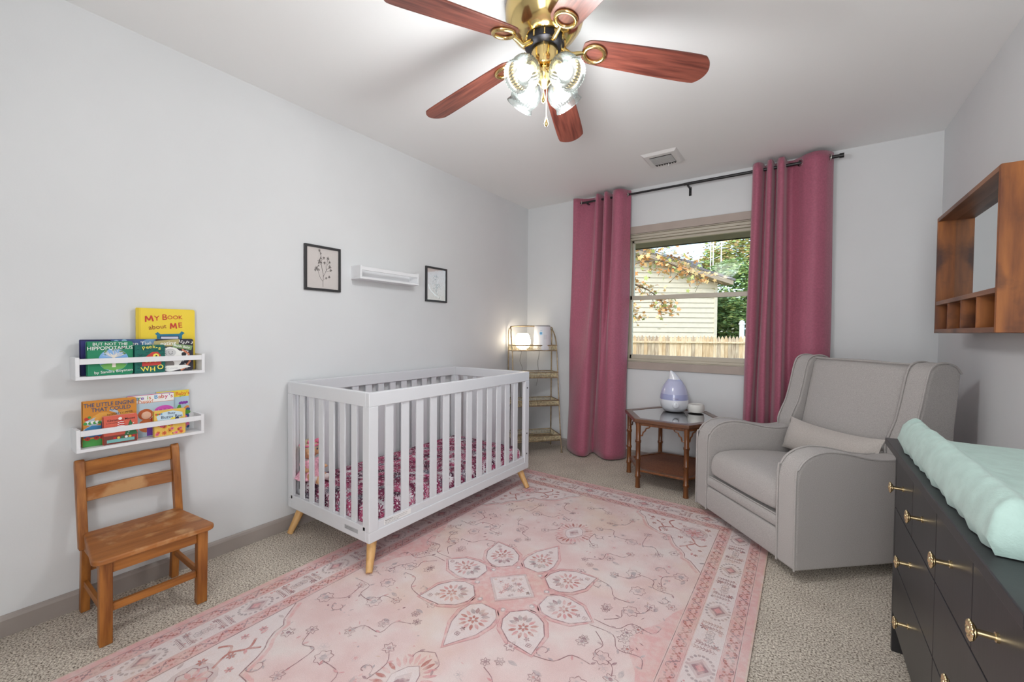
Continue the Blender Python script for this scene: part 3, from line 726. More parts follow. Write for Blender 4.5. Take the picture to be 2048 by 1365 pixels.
def tray(z):
    dy = front_y(z) if z < .98 else -.16
    hh = .05
    m = MB(); a = (-RKW, dy); b = (RKW, 0)
    for zz, r in ((z,.005),(z+hh,.005)):
        m.tube([(a[0],a[1],zz),(b[0],a[1],zz),(b[0],b[1],zz),(a[0],b[1],zz)],r,8,closed=True)
    t = obl('shelf_frame', m, GOLDM, rack, smooth=50)
    m = MB()
    def wall(p, q):
        L_ = math.hypot(q[0]-p[0],q[1]-p[1]); n_ = int(L_/.0135)
        for k in range(n_):
            t0 = (k+.1)/n_; t1 = (k+1.25)/n_
            pts = []
            for j in range(7):
                f = j/6; tt = t0+(t1-t0)*f
                zz = z+.003+(hh-.006)*math.sin(PI*f)
                pts.append((p[0]+(q[0]-p[0])*tt, p[1]+(q[1]-p[1])*tt, zz))
            m.tube(pts,.0017,4,caps=False)
        m.tube([(p[0],p[1],z+hh*.32),(q[0],q[1],z+hh*.32)],.0022,4)
    c = [a,(b[0],a[1]),b,(a[0],b[1])]
    for k in range(4): wall(c[k], c[(k+1)%4])
    obl('wire_weave', m, RATT, t, label='pale gold looped wire sides')
    m = MB(); 
    n_ = 16
    for k in range(1,n_): yy = dy*k/n_; m.box((-RKW,yy-.004,z-.002),(RKW,yy+.004,z+.0015))
    for k in range(1,5): xx = -RKW+2*RKW*k/5; m.box((xx-.004,dy,z-.004),(xx+.004,0,z-.001))
    obl('shelf_base', m, GOLDM, t)
for z in (.115,.44,.705,.965): tray(z)
rkM = Matrix.Translation(rk_loc) @ Matrix.Rotation(rk_rot,4,'Z')
def rk(x,y,z): p = rkM @ Vector((x,y,z)); return (p.x,p.y,p.z)
# lamp and air purifier on its top tier
lp = rk(-.10,-.075,.969)
tl = thing('table_lamp', 'small glowing white glass globe lamp on the top tier of the gold rack', 'lamp', lp)
obj('lamp_base', MB().lathe([(.040,0),(.040,.006),(.030,.010)],lp,24), SHELFW, tl, smooth=40)
obj('globe_shade', MB().lathe([(.030,.009),(.046,.016),(.066,.035),(.076,.065),(.077,.085),(.072,.115),(.062,.145),(.052,.160),(.045,.163),(.001,.163)],lp,32), emit('lit_lamp_globe',(255,238,214),LAMP), tl, smooth=50, label='glowing white globe shade')
pp = rk(.10,-.075,.968)
ap = thing('air_purifier', 'white cylindrical air purifier beside the glowing lamp on the gold rack', 'air purifier', pp)
PW = mat('white_appliance_plastic',(226,228,232),.35)
obj('housing', MB().lathe([(.084,0),(.088,.004),(.089,.015),(.080,.225),(.076,.232)],pp,36), PW, ap, smooth=40)
obj('top_grille', MB().lathe([(.076,.231),(.078,.236),(.074,.243),(.04,.243),(.035,.239),(.001,.239)],pp,36), mat('grey_plastic',(150,150,152),.5), ap, smooth=40, label='grey top grille')
dirc = Vector((2.42-pp[0],-3.75-pp[1],0)).normalized(); ta = math.atan2(dirc.y,dirc.x)-.15
def cyl(u,v,L,r=.0845): a = ta+u/r; rr = r-.04*(v-.1)+.0006*L; return (pp[0]+rr*math.cos(a),pp[1]+rr*math.sin(a),pp[2]+v)
m = MB(); ink = Ink(m, cyl)
for q in range(2): ink.disc(0,.165,(.017,.011)[q],q,1+q,20)
for k in range(8): ink.line([(-.01+.0028*k,.19),(-.009+.0028*k,.194)],.0012,1,1)
for k in range(7):
    for j in range(6): ink.disc(.03+.006*j,.115+.006*k-.003*(j%2),.0018,2,1,6)
obj('display', m, [mat('pale_blue_light',(170,215,240),.4),mat('blue_icon',(96,160,205),.4),mat('grey_plastic_dots',(185,187,190),.5)], ap, label='round pale blue display and pin holes')
cordm = mat('grey_cord',(120,118,116),.6)
def cord(name, pts, r, label, cat='cord'):
    tag(obj(name, MB().tube([tuple(p) for p in catmull(pts,6)],r,6), cordm, smooth=60), label, cat)
cord('power_cord', [rk(-.09,.012,.99),rk(-.09,.02,.93),rk(-.10,.02,.85),rk(-.075,.02,.78),rk(-.10,.018,.7),rk(-.09,.02,.5),rk(-.05,.02,.3)], .0018, 'thin grey cord hanging from the glowing lamp behind the rack')
cord('power_cord', [rk(.10,.015,.99),rk(.10,.02,.92),rk(.085,.02,.84),rk(.092,.02,.76),rk(.085,.02,.66),rk(.07,.02,.6)], .0018, 'thin grey cord hanging from the white air purifier behind the rack')
# ------------------------------------------------------------------ hexagonal bamboo-style end table
BAM = wood('amber_bamboo_wood',(82,46,22),(128,78,40),2,rough=.3,scale=.8,coat=.3); BAMH = wood('dark_walnut_frame',(78,48,32),(112,74,50),0,rough=.32,coat=.25)
TC = (1.595,-.39); TZ = .515
tb = thing('end_table', 'hexagonal bamboo-style wooden end table with a smoked glass top beside the armchair', 'table', (TC[0],TC[1],0))
def hexp(R_, z, off=0): return [(TC[0]+R_*math.cos(PI/3*k+off), TC[1]+R_*math.sin(PI/3*k+off), z) for k in range(6)]
def hexring(Ro, Ri, z0, z1):
    a,b,c,d = hexp(Ro,z0),hexp(Ri,z0),hexp(Ro,z1),hexp(Ri,z1); m = MB(); fs = []
    for k in range(6):
        j = (k+1)%6; fs += [(k,j,12+j,12+k),(6+j,6+k,18+k,18+j),(12+k,12+j,18+j,18+k),(j,k,6+k,6+j)]
    return m.add(a+b+c+d, fs)
obj('top_frame', hexring(.378,.315,TZ-.028,TZ), BAMH, tb, bevel=.006)
obj('apron', hexring(.352,.328,TZ-.05,TZ-.026), BAM, tb, bevel=.003)
g = MB(); g.add(hexp(.318,TZ-.008)+hexp(.318,TZ-.003), [tuple(range(6))[::-1],tuple(range(6,12))]+[(k,(k+1)%6,(k+1)%6+6,k+6) for k in range(6)])
obj('glass_top', g, glassy('smoked_glass',(158,158,164),.6,.05,fres=2.2), tb, label='smoked glass panel')
for k in range(6):
    x = TC[0]+.338*math.cos(PI/3*k); y = TC[1]+.338*math.sin(PI/3*k)
    r = .0175; prof = [(r*1.12,0.001),(r,.02)]
    for zz in (.085,.215,.345): prof += [(r*.97,zz-.012),(r*1.22,zz-.006),(r*1.22,zz-.002),(r*1.02,zz),(r*1.22,zz+.002),(r*1.22,zz+.006),(r*.97,zz+.012)]
    prof += [(r,.44),(r*1.1,TZ-.03)]
    obj('leg', MB().lathe(prof,(x,y,0),18), BAM, tb, smooth=50, label='turned bamboo-look leg')
    # fret brackets under the apron toward both neighbours
    for j in (k-1,k+1):
        x2 = TC[0]+.338*math.cos(PI/3*j); y2 = TC[1]+.338*math.sin(PI/3*j); dx,dy = (x2-x),(y2-y); L_ = math.hypot(dx,dy); dx/=L_; dy/=L_
        pts = [(.014,-.125),(.03,-.125),(.036,-.10),(.05,-.088),(.058,-.068),(.08,-.06),(.085,-.05)]
        path = [(x+dx*a,y+dy*a,TZ+b) for a,b in pts]
        obj('fret_bracket', MB().tube(path,.0055,6), BAM, tb)
obj('lower_shelf_frame', hexring(.34,.30,.118,.135), BAM, tb, bevel=.004)
cane = mat('brown_cane_weave',(116,70,48),.6,rgb2=(142,92,64),vscale=260,stretch=(1,.12,1))
g = MB(); g.add(hexp(.305,.122)+hexp(.305,.128), [tuple(range(6))[::-1],tuple(range(6,12))]+[(k,(k+1)%6,(k+1)%6+6,k+6) for k in range(6)])
cs_ = obj('cane_shelf', g, cane, tb, label='woven brown cane panel')
# humidifier
hp = (1.562,-.215,TZ+.001)
hm = thing('humidifier', 'teardrop white and lavender humidifier on the glass end table', 'humidifier', hp)
HW = mat('white_gloss_plastic',(232,235,242),.18,coat=.4); LAV = mat('lavender_translucent_tank',(188,192,222),.2,coat=.5)
obj('base', MB().lathe([(.062,0),(.08,.004),(.10,.035),(.109,.075),(.1085,.098)],hp,40), HW, hm, smooth=50)
obj('tank_band', MB().lathe([(.1088,.098),(.1085,.112),(.104,.142)],hp,40), mat('lavender_band',(166,172,212),.2,coat=.5), hm, smooth=50)
obj('water_tank', MB().lathe([(.104,.142),(.096,.175),(.081,.210),(.062,.240),(.046,.258)],hp,40), LAV, hm, smooth=50)
m = MB(); n_ = 9; vs_ = []
for i in range(n_+1):
    t = i/n_; r = .046*(1-t)**.8+.004*t; z = .257+.07*t; ox = -.030*t**1.3; 
    for k in range(28): a = 2*PI*k/28; vs_.append((hp[0]+ox*.82+r*math.cos(a), hp[1]+ox*.57+r*math.sin(a), hp[2]+z))
m.add(vs_, [(i*28+k,i*28+(k+1)%28,(i+1)*28+(k+1)%28,(i+1)*28+k) for i in range(n_) for k in range(28)]+[tuple(n_*28+k for k in range(28))])
obj('nozzle_cap', m, HW, hm, smooth=60)
hd = Vector((2.42-hp[0],-3.75-hp[1],0)).normalized(); ha = math.atan2(hd.y,hd.x)+.12
def hpt(r,z,da=0): return (hp[0]+r*math.cos(ha+da), hp[1]+r*math.sin(ha+da), hp[2]+z)
obj('dial_knob', MB().tube([hpt(.098,.062),hpt(.117,.060),hpt(.121,.0598)],[.026,.024,.018],24), HW, hm, smooth=50)
obj('dial_pointer', MB().tube([hpt(.1215,.076),hpt(.1215,.062)],.0022,8), PW, hm)
m = MB(); ink = Ink(m, lambda u,v,L: hpt(.1078+.0008*L,.104+v,u/.108)); text(ink,'Crane',0,.008,.015,0,1,sx=-1 if False else 1); 
obj('maker_mark', m, mat('dark_red_print',(110,60,70),.5), hm)
bp_ = (1.722,-.185,TZ+.001)
bw = MB(); bw.lathe([(.045,0),(.058,.006),(.063,.03),(.062,.055),(.058,.066),(.054,.067),(.05,.062),(.001,.062)],bp_,36)
tag(obj('white_jar', bw, mat('white_ceramic',(226,225,220),.45), smooth=50), 'small round white ceramic jar beside the humidifier', 'jar')
cord('power_cord', [(1.86,-.04,.30),(1.84,-.035,.22),(1.85,-.04,.12),(1.80,-.05,.03),(1.90,-.04,.02)], .0025, 'grey cord against the back wall behind the end table')
ol = thing('wall_outlet', 'white wall outlet low on the wall behind the end table', 'outlet', (1.87,0,.32))
obj('cover_plate', MB().box((1.835,-.006,.262),(1.905,0,.378)), SHELFW, ol, bevel=.003)
obj('plug', MB().box((1.855,-.03,.285),(1.885,-.005,.315)), SHELFW, ol, bevel=.004)
# ------------------------------------------------------------------ armchair (local frame: x across, y back)
GF = mat('heathered_grey_upholstery',(158,153,150),.92,rgb2=(184,180,177),vscale=420,bump=.35,bscale=700,sheen=.25,spec=.15,detail=2)
AC = Vector((1.862,-.857,0)); AR = math.atan2(-.737,.676)
ac = thing('armchair', 'large grey upholstered wingback glider armchair near the window', 'armchair', AC, AR)
def yz_slab(prof, x0, x1, **k):
    return MB().prism(prof, lambda p: (x0,p[0],p[1]), lambda p: (x1,p[0],p[1]))
arm = [(.0,.052),(.86,.055),(.86,.50),(.62,.56),(.56,.558),(.48,.552),(.38,.563),(.30,.582),(.22,.597),(.15,.600),(.09,.588),(.045,.563),(.015,.525),(.0,.475)]
pip = [(.0,.055),(.0,.475),(.015,.525),(.045,.563),(.09,.588),(.15,.600),(.22,.597),(.30,.582),(.38,.563),(.48,.552),(.56,.558),(.62,.57)]
for x0,x1 in ((.0,.115),(.685,.80)):
    a = obl('arm', yz_slab(arm,x0,x1), GF, ac, bevel=.016, segs=4)
    for xx in (x0+.004,x1-.004):
        obl('piping', MB().tube([(xx,p.x,p.y) for p in catmull([(a_,b_,0) for a_,b_ in pip],4)],.0048,8), GF, a, smooth=60)
# wings: curved slabs with rounded front edge
wing = [(.60,.50),(.575,.56),(.575,.60),(.60,.66),(.628,.72),(.650,.80),(.668,.88),(.682,.94),(.70,.985),(.735,1.008),(.79,1.012),(.84,.995),(.872,.96),(.862,.85),(.845,.70),(.84,.50)]
for x0,x1,s in ((-.004,.105,1),(.695,.804,-1)):
    w_ = obl('wing', yz_slab(wing,x0,x1), GF, ac, bevel=.02, segs=4)
    outer = x0+.006 if s==1 else x1-.006; inner = x1-.006 if s==1 else x0+.006
    for xx in (outer, inner):
        obl('piping', MB().tube([(xx,p.x,p.y) for p in catmull([(a_,b_,0) for a_,b_ in wing[1:13]],4)],.0048,8), GF, w_, smooth=60)
def pad_mesh(x0,x1,fn,nu=22,nv=16,thick=.1):
    """puffed cushion: fn(u,v)->(y,z, outward normal y,z) centre sheet of the face"""
    vs_ = []; fs = []
    for j in range(nv+1):
        for i in range(nu+1):
            u = i/nu; v = j/nv; y,z,ny,nz = fn(u,v)
            vs_.append((x0+(x1-x0)*u,y,z))
    for j in range(nv):
        for i in range(nu): fs.append((j*(nu+1)+i,j*(nu+1)+i+1,(j+1)*(nu+1)+i+1,(j+1)*(nu+1)+i))
    return MB().add(vs_,fs)
def bulge(u,v,p=.35): return (max(0,4*u*(1-u)))**p*(max(0,4*v*(1-v)))**p
# backrest cushion: from seat to crown
def backf(u,v):
    z = .38+.625*v-.012*(2*u-1)**2*v; y = .600+.125*v+.012
    b_ = .035*bulge(u,v,.28); return (y-b_+.03*(1 if v>.999 else 0), z, 0, 0)
m = pad_mesh(.108,.692,backf,26,26)
# close it with a back slab
obl('backrest', m, GF, ac, smooth=80)
obl('back_panel', MB().prism([(.62,.10),(.86,.06),(.865,.90),(.855,.985),(.80,.998),(.745,.992),(.63,.42)], lambda p:(.10,p[0],p[1]), lambda p:(.70,p[0],p[1])), GF, ac, bevel=.015)
obl('piping', MB().tube([(.112+.576*k/20,.735-.028*bulge(k/20,.97,.28),1.0) for k in range(21)],.004,8), GF, ac)
# seat cushion
sprof = [(.645,.27),(.645,.395),(.45,.418),(.25,.432),(.12,.433),(.055,.425),(.018,.402),(.000,.365),(-.002,.32),(.004,.285),(.018,.265)]
sm_ = MB(); N = len(sprof); nx_ = 14; vs_ = []; fs = []
for i in range(nx_+1):
    t = i/nx_; x = .117+.566*t; k_ = 1-(.010 if 0<i<nx_ else .028)*1-0; bl = (max(0,4*t*(1-t)))**.3
    for (y,z) in sprof:
        cy, cz = .33,.345; f_ = .965+.035*bl
        vs_.append((x, cy+(y-cy)*f_-.0*bl, cz+(z-cz)*(.86+.14*bl)+(.008*bl if z>.4 else 0)))
for i in range(nx_):
    for k in range(N): k2=(k+1)%N; fs.append((i*N+k,i*N+k2,(i+1)*N+k2,(i+1)*N+k))
fs += [tuple(range(N))[::-1], tuple(nx_*N+k for k in range(N))]
seat = obl('seat_cushion', sm_.add(vs_,fs), GF, ac, smooth=50, sub=1)
obl('piping', MB().tube([(.125+.55*k/16,.012,.266) for k in range(17)],.0035,6), GF, seat)
# footrest front: band and lower panel
obl('footrest_band', MB().prism([(.02,.203),(.008,.207),(.001,.222),(.001,.245),(.008,.259),(.02,.263),(.6,.263),(.6,.203)], lambda p:(.116,p[0],p[1]), lambda p:(.684,p[0],p[1])), GF, ac, bevel=.005)
obl('front_panel', MB().prism([(.02,.056),(.006,.06),(.0,.08),(-.002,.13),(.0,.18),(.006,.197),(.02,.201),(.6,.201),(.6,.056)], lambda p:(.116,p[0],p[1]), lambda p:(.684,p[0],p[1])), GF, ac, bevel=.005)
BP = mat('black_plastic',(22,22,23),.5)
m = MB(); m.tube([(.4+.27*math.cos(t),.45+.27*math.sin(t),.012) for t in [2*PI*k/40 for k in range(40)]],.0115,8,closed=True)
for k in range(4): a = PI/4+PI/2*k; m.tube([(.4,.45,.02),(.4+.27*math.cos(a),.45+.27*math.sin(a),.014)],.010,8)
m.tube([(.4,.45,.002),(.4,.45,.058)],.04,16)
obl('swivel_base', m, BP, ac, smooth=50, label='black swivel ring under the seat')
obl('pull_tab', MB().box((.683,-.0015,.30),(.6855,.0,.36)), GF, ac)
# lumbar pillow
pil = MB(); nu,nv = 26,12; vs_=[]; fs=[]
PX0,PX1 = .135,.70
for side in (1,-1):
    for j in range(nv+1):
        for i in range(nu+1):
            u=i/nu; v=j/nv; cu=2*u-1; cv=2*v-1
            pin = 1-.10*(abs(cv)**2)*(1-abs(cu)**4)*0
            x = PX0+(PX1-PX0)*u; 
            hgt = .10*(1-.16*math.cos(cu*PI/2)*0) * (1-.10*(1-abs(cu)**3)) 
            th = .068*(max(0,1-cu**4))**.5*(max(0,1-cv**2))**.5
            wr = .003*math.sin(22*cu+5*cv)*(1-abs(cv))
            lv = cv*hgt; tilt = .32
            y = .532 - side*th*.9 + lv*math.sin(tilt); z = .532 + lv*math.cos(tilt) - .012*(1-cu*cu) + wr
            X = x+.012*abs(cv)**3*(1 if cu<0 else -1)*-1*abs(cu)
            vs_.append((X,y,z))
n1=(nu+1)*(nv+1)
for s_ in (0,1):
    for j in range(nv):
        for i in range(nu):
            q=(s_*n1+j*(nu+1)+i, s_*n1+j*(nu+1)+i+1, s_*n1+(j+1)*(nu+1)+i+1, s_*n1+(j+1)*(nu+1)+i); fs.append(q if s_==0 else q[::-1])
pil.add(vs_,fs)
pm = rkM
pwm = Matrix.Translation(AC) @ Matrix.Rotation(AR,4,'Z')
pil.v = [tuple(pwm @ Vector(p)) for p in pil.v]
tag(obj('lumbar_pillow', pil, mat('grey_linen_pillow',(176,168,162),.92,rgb2=(196,190,184),vscale=300,bump=.3,bscale=500,sheen=.2), smooth=70), 'long grey lumbar pillow resting on the grey armchair seat', 'pillow')
# ------------------------------------------------------------------ black dresser
BK = mat('satin_black_paint',(40,39,41),.38,var=.08,vscale=12,bump=.03,bscale=90,stretch=(1,1,.2)); GAP = mat('drawer_gap_black',(8,8,9),.6)
GKN = mat('brushed_gold',(222,200,156),.25,metal=1)
DXF, DY0, DY1, DZT = 2.70, -1.71, -2.865, .767
dr = thing('dresser', 'black multi-drawer dresser with gold flower knobs along the right wall', 'dresser', (2.9,-2.29,0))
obj('dresser_top', MB().box((DXF-.028,DY1-.025,DZT-.024),(W-.005,DY0+.02,DZT)), BK, dr, bevel=.003)
m = MB(); m.box((DXF-.016,DY1-.014,DZT-.036),(W-.01,DY0+.010,DZT-.024)); m.box((DXF-.006,DY1-.006,DZT-.05),(W-.012,DY0+.004,DZT-.036))
obj('cornice_moulding', m, BK, dr, bevel=.004)
obj('side_panel', MB().box((DXF+.0,DY0-.022,.0),(W-.02,DY0,DZT-.05)), BK, dr, bevel=.002)
obj('side_panel', MB().box((DXF+.0,DY1,.0),(W-.02,DY1+.022,DZT-.05)), BK, dr, bevel=.002)
obj('carcass', MB().box((DXF+.02,DY1+.022,.10),(W-.025,DY0-.022,DZT-.05)), GAP, dr)
obj('plinth_rail', MB().box((DXF+.004,DY1+.022,.10),(DXF+.02,DY0-.022,.142)), BK, dr, bevel=.002)
YL, YR = DY0-.024, DY1+.024; YM = (YL+YR)/2
def knob(y, z, parent):
    k = MB(); k.tube([(DXF+.001,y,z),(DXF-.004,y,z)],.0085,14); k.tube([(DXF-.003,y,z),(DXF-.028,y,z)],.0055,12); k.tube([(DXF-.027,y,z),(DXF-.031,y,z)],[.010,.015],14)
    kn = obj('knob', k, GKN, parent, smooth=40)
    f = MB()
    for q in range(10):
        a = 2*PI*q/10; f.ball((DXF-.034,y+.0125*math.cos(a),z+.0125*math.sin(a)),.006,8,6,sc_=(.6,1,1))
    f.ball((DXF-.035,y,z),.007,10,8,sc_=(.7,1,1)); f.tube([(DXF-.030,y,z),(DXF-.035,y,z)],.015,16)
    obj('knob_flower', f, GKN, kn, smooth=60)
def drawer(ya, yb, za, zb, knobs):
    d = obj('drawer', MB().box((DXF,yb+.0018,za+.0018),(DXF+.0195,ya-.0018,zb-.0018)), BK, dr, bevel=.0015, segs=2)
    for y in knobs: knob(y,(za+zb)/2+.012,d)
Q = (YL-YM)/2
for a,b in ((YL,YL-Q),(YL-Q,YM),(YM,YM-Q),(YM-Q,YR)): drawer(a,b,.527,DZT-.05,[(a+b)/2])
for a,b in ((YL,YM),(YM,YR)):
    drawer(a,b,.334,.527,[(a+b)/2]); drawer(a,b,.144,.334,[(a+b)/2])
# changing pad with mint cover
MINT = mat('mint_cotton_cover',(166,192,184),.85,var=.03,vscale=30,bump=.25,bscale=260,sheen=.2)
def build_pad():
    X0,X1,Y0,Y1 = 2.690,3.085,-2.70,-1.835
    nu,nv = 46,70; vs_=[]; fs=[]; Z0 = DZT+.002
    rnd = random.Random(2)
    def h(u,v):
        # contoured: tall sides along the length, dipped middle
        e = abs(2*u-1); prof = .040+.062*max(0,min(1,(e-.38)/.42))**1.5
        return prof
    def S(u,v):
        # u across (0 room side), v along (0 near end .. 1 far end)
        x = X0+(X1-X0)*u; y = Y0+(Y1-Y0)*v
        w = .0035*math.sin(40*v+9*math.sin(6*v))*math.exp(-((u-.10)/.10)**2) + .002*math.sin(75*v+20*u+3*math.sin(11*v))*math.exp(-((u-.18)/.15)**2)
        return x, y, Z0+h(u,v)+w
    # ring parameterisation: top grid with skirts
    grid = []
    for j in range(nv+1):
        row = []
        for i in range(nu+1):
            u = i/nu; v = j/nv
            # edge rounding
            eu = min(u,1-u)*(X1-X0); ev = min(v,1-v)*(Y1-Y0)
            x,y,z = S(u,v); r = .035
            k = 1.0
            if eu < r: k = min(k, math.sqrt(max(0,1-((r-eu)/r)**2)))
            if ev < r*.8: k = min(k, math.sqrt(max(0,1-((r*.8-ev)/(r*.8))**2)))
            z = Z0 + (z-Z0)*(.28+.72*k)
            row.append((x + (-.006 if u<.5 else .006)*(1-k), y, z))
        grid.append(row)
    for row in grid: vs_ += row
    for j in range(nv):
        for i in range(nu): fs.append((j*(nu+1)+i,j*(nu+1)+i+1,(j+1)*(nu+1)+i+1,(j+1)*(nu+1)+i))
    border = [(0,i) for i in range(nu+1)]+[(j,nu) for j in range(1,nv+1)]+[(nv,i) for i in range(nu-1,-1,-1)]+[(j,0) for j in range(nv-1,0,-1)]
    base = len(vs_); K = len(border); cx,cy = (X0+X1)/2,(Y0+Y1)/2
    for q,(j,i) in enumerate(border):
        x,y,z = grid[j][i]; wv = .004*math.sin(q*1.1)+.003*math.sin(q*.47)
        dx,dy = x-cx,y-cy
        vs_.append((x-.012*(1 if dx>0 else -1)*(abs(dx)>.17)+wv*(abs(dx)>.17), y-.012*(1 if dy>0 else -1)*(abs(dy)>.4), Z0))
    for q in range(K):
        j,i = border[q]; j2,i2 = border[(q+1)%K]
        fs.append((j*(nu+1)+i, base+q, base+(q+1)%K, j2*(nu+1)+i2))
    fs.append(tuple(base+q for q in range(K)))
    return obj('changing_pad', MB().add(vs_,fs), MINT, smooth=70)
tag(build_pad(), 'contoured changing pad in a mint green cover on top of the black dresser', 'changing pad')
# ------------------------------------------------------------------ wooden wall cabinet with mirror
AC1 = mat('acacia_wood',(98,50,20),.5,rgb2=(162,98,44),vscale=3.2,stretch=(7,7,.9),detail=8,bump=.05,bscale=12,wear=((70,36,20),6,.54)); AC2 = mat('acacia_wood_along',(92,56,38),.42,rgb2=(146,102,72),vscale=3.2,stretch=(7,.9,7),detail=8,bump=.05,bscale=12,wear=((80,50,36),5,.58))
wc = thing('mirror_shelf', 'reddish wooden wall shelf with a mirror and four cubbies on the right wall', 'shelf', (W,-1.095,1.45))
SX, SXM, SY0, SY1, SZ0, SZ1 = 2.98, 3.046, -.66, -1.53, 1.158, 1.758
t_ = .02
obj('side_board', MB().box((SX,SY0-t_,SZ0),(W,SY0,SZ1)), AC1, wc, bevel=.0015, segs=2)
obj('side_board', MB().box((SX,SY1,SZ0),(W,SY1+t_,SZ1)), AC1, wc, bevel=.0015, segs=2)
obj('top_board', MB().box((SX,SY1+t_,SZ1-t_),(W,SY0-t_,SZ1)), AC2, wc, bevel=.0015, segs=2)
obj('bottom_board', MB().box((SX,SY1+t_,SZ0),(W,SY0-t_,SZ0+t_)), AC2, wc, bevel=.0015, segs=2)
obj('middle_shelf', MB().box((SX,SY1+t_,1.302),(W-.01,SY0-t_,1.322)), AC2, wc, bevel=.0015, segs=2)
for k in range(1,4):
    yy = SY0-t_+(SY1-SY0+2*t_)*k/4
    obj('cubby_divider', MB().box((SX+.003,yy-.006,SZ0+t_),(W-.012,yy+.006,1.302)), AC1, wc)
obj('back_board', MB().box((W-.012,SY1+t_,SZ0+t_),(W-.001,SY0-t_,1.302)), AC1, wc)
MIR = mat('mirror_silver',(215,220,220),.01,metal=1)
obj('mirror', MB().box((SXM,SY1+t_,1.322),(SXM+.005,SY0-t_,SZ1-t_)), MIR, wc, label='inset mirror panel')
# ------------------------------------------------------------------ small oak child's chair
ch = thing('child_chair', 'small worn honey-oak child chair against the left wall under the book ledges', 'chair', (.2,-3.215,0))
SEATM = mat('worn_oak_seat',(132,78,34),.45,rgb2=(168,106,52),vscale=3.2,stretch=(12,1.1,12),detail=8,wear=((190,144,96),11,.53),bump=.05,bscale=20)
def seatpoly():
    pts = []
    Yl,Yr,Xb,Xf = -3.402,-3.03,.085,.418
    for cx,cy,a0,r in ((Xf-.03,Yr-.03,0,.03),(Xb+.01,Yr-.03-.012,PI/2,.01),(Xb+.01,Yl+.012+.03,PI,.01),(Xf-.03,Yl+.03,1.5*PI,.03)):
        for k in range(5): a = a0+PI/2*k/4; pts.append((cx+r*math.cos(a),cy+r*math.sin(a)))
    return pts
sp_ = seatpoly()
obj('seat', MB().prism(sp_, lambda p:(p[0],p[1],.312-.0*p[0]), lambda p:(p[0],p[1],.333)), SEATM, ch, bevel=.007)
def bar(a,b,w,d,axis='z'):
    """square bar from a to b (centres), widths w(x) d(y)"""
    return MB().hexa([(a[0]-w/2,a[1]-d/2,a[2]),(a[0]+w/2,a[1]-d/2,a[2]),(a[0]+w/2,a[1]+d/2,a[2]),(a[0]-w/2,a[1]+d/2,a[2]),(b[0]-w/2,b[1]-d/2,b[2]),(b[0]+w/2,b[1]-d/2,b[2]),(b[0]+w/2,b[1]+d/2,b[2]),(b[0]-w/2,b[1]+d/2,b[2])])
YA,YB = -3.362,-3.068
for yy in (YA,YB):
    obj('front_leg', bar((.36,yy,0.001),(.375,yy,.313),.034,.036), OAK, ch, bevel=.003)
    obj('back_leg', bar((.045,yy,0.001),(.085,yy*1.0,.313),.032,.028), OAK, ch, bevel=.003)
    s = 1 if yy==YB else -1
    prf = [(.105,.27),(.073,.27),(.022,.588),(.026,.612),(.045,.618),(.056,.60)]
    obj('back_post', MB().prism(prf, lambda p:(p[0],yy+s*.008-.0145,p[1]), lambda p:(p[0],yy+s*.008+.0145,p[1])), OAK, ch, bevel=.004)
    obj('side_stretcher', MB().hexa([(.07,yy-.007,.11),(.355,yy-.007,.11),(.355,yy+.007,.11),(.07,yy+.007,.11),(.07,yy-.007,.135),(.355,yy-.007,.135),(.355,yy+.007,.135),(.07,yy+.007,.135)]), OAKX, ch, bevel=.002)
    obj('side_apron', MB().box((.10,yy-.009,.265),(.36,yy+.009,.314)), OAKX, ch, bevel=.002)
obj('front_apron', MB().box((.363,YA+.018,.262),(.381,YB-.018,.314)), OAKY, ch, bevel=.002)
obj('back_apron', MB().box((.07,YA+.014,.262),(.088,YB-.014,.314)), OAKY, ch, bevel=.002)
obj('front_stretcher', MB().box((.352,YA+.018,.115),(.370,YB-.018,.142)), OAKY, ch, bevel=.002)
obj('back_stretcher', MB().box((.052,YA+.014,.165),(.068,YB-.014,.19)), OAKY, ch, bevel=.002)
SLATW = mat('worn_oak_rail',(130,76,32),.45,rgb2=(168,106,52),vscale=3.2,stretch=(12,1.1,12),detail=8,wear=((190,144,96),9,.50))
for z0,z1,mt in ((.548,.606,OAKY),(.448,.500,SLATW)):
    def px_(z): return .068-.042*(z-.32)/.29
    n_ = 10; m = MB(); vs_=[]; 
    for k in range(n_+1):
        y_ = YA+.006+(YB-YA-.012)*k/n_; bow = -.012*math.sin(PI*k/n_)
        for (dx,zz) in ((0,z0),(.016,z0),(.016,z1),(0,z1)): vs_.append((px_(zz)+dx+bow,y_,zz+.0*bow))
    m.add(vs_, [(k*4+a,k*4+(a+1)%4,(k+1)*4+(a+1)%4,(k+1)*4+a) for k in range(n_) for a in range(4)]+[(3,2,1,0),tuple(n_*4+a for a in range(4))])
    obj('back_rail', m, mt, ch, bevel=.003)
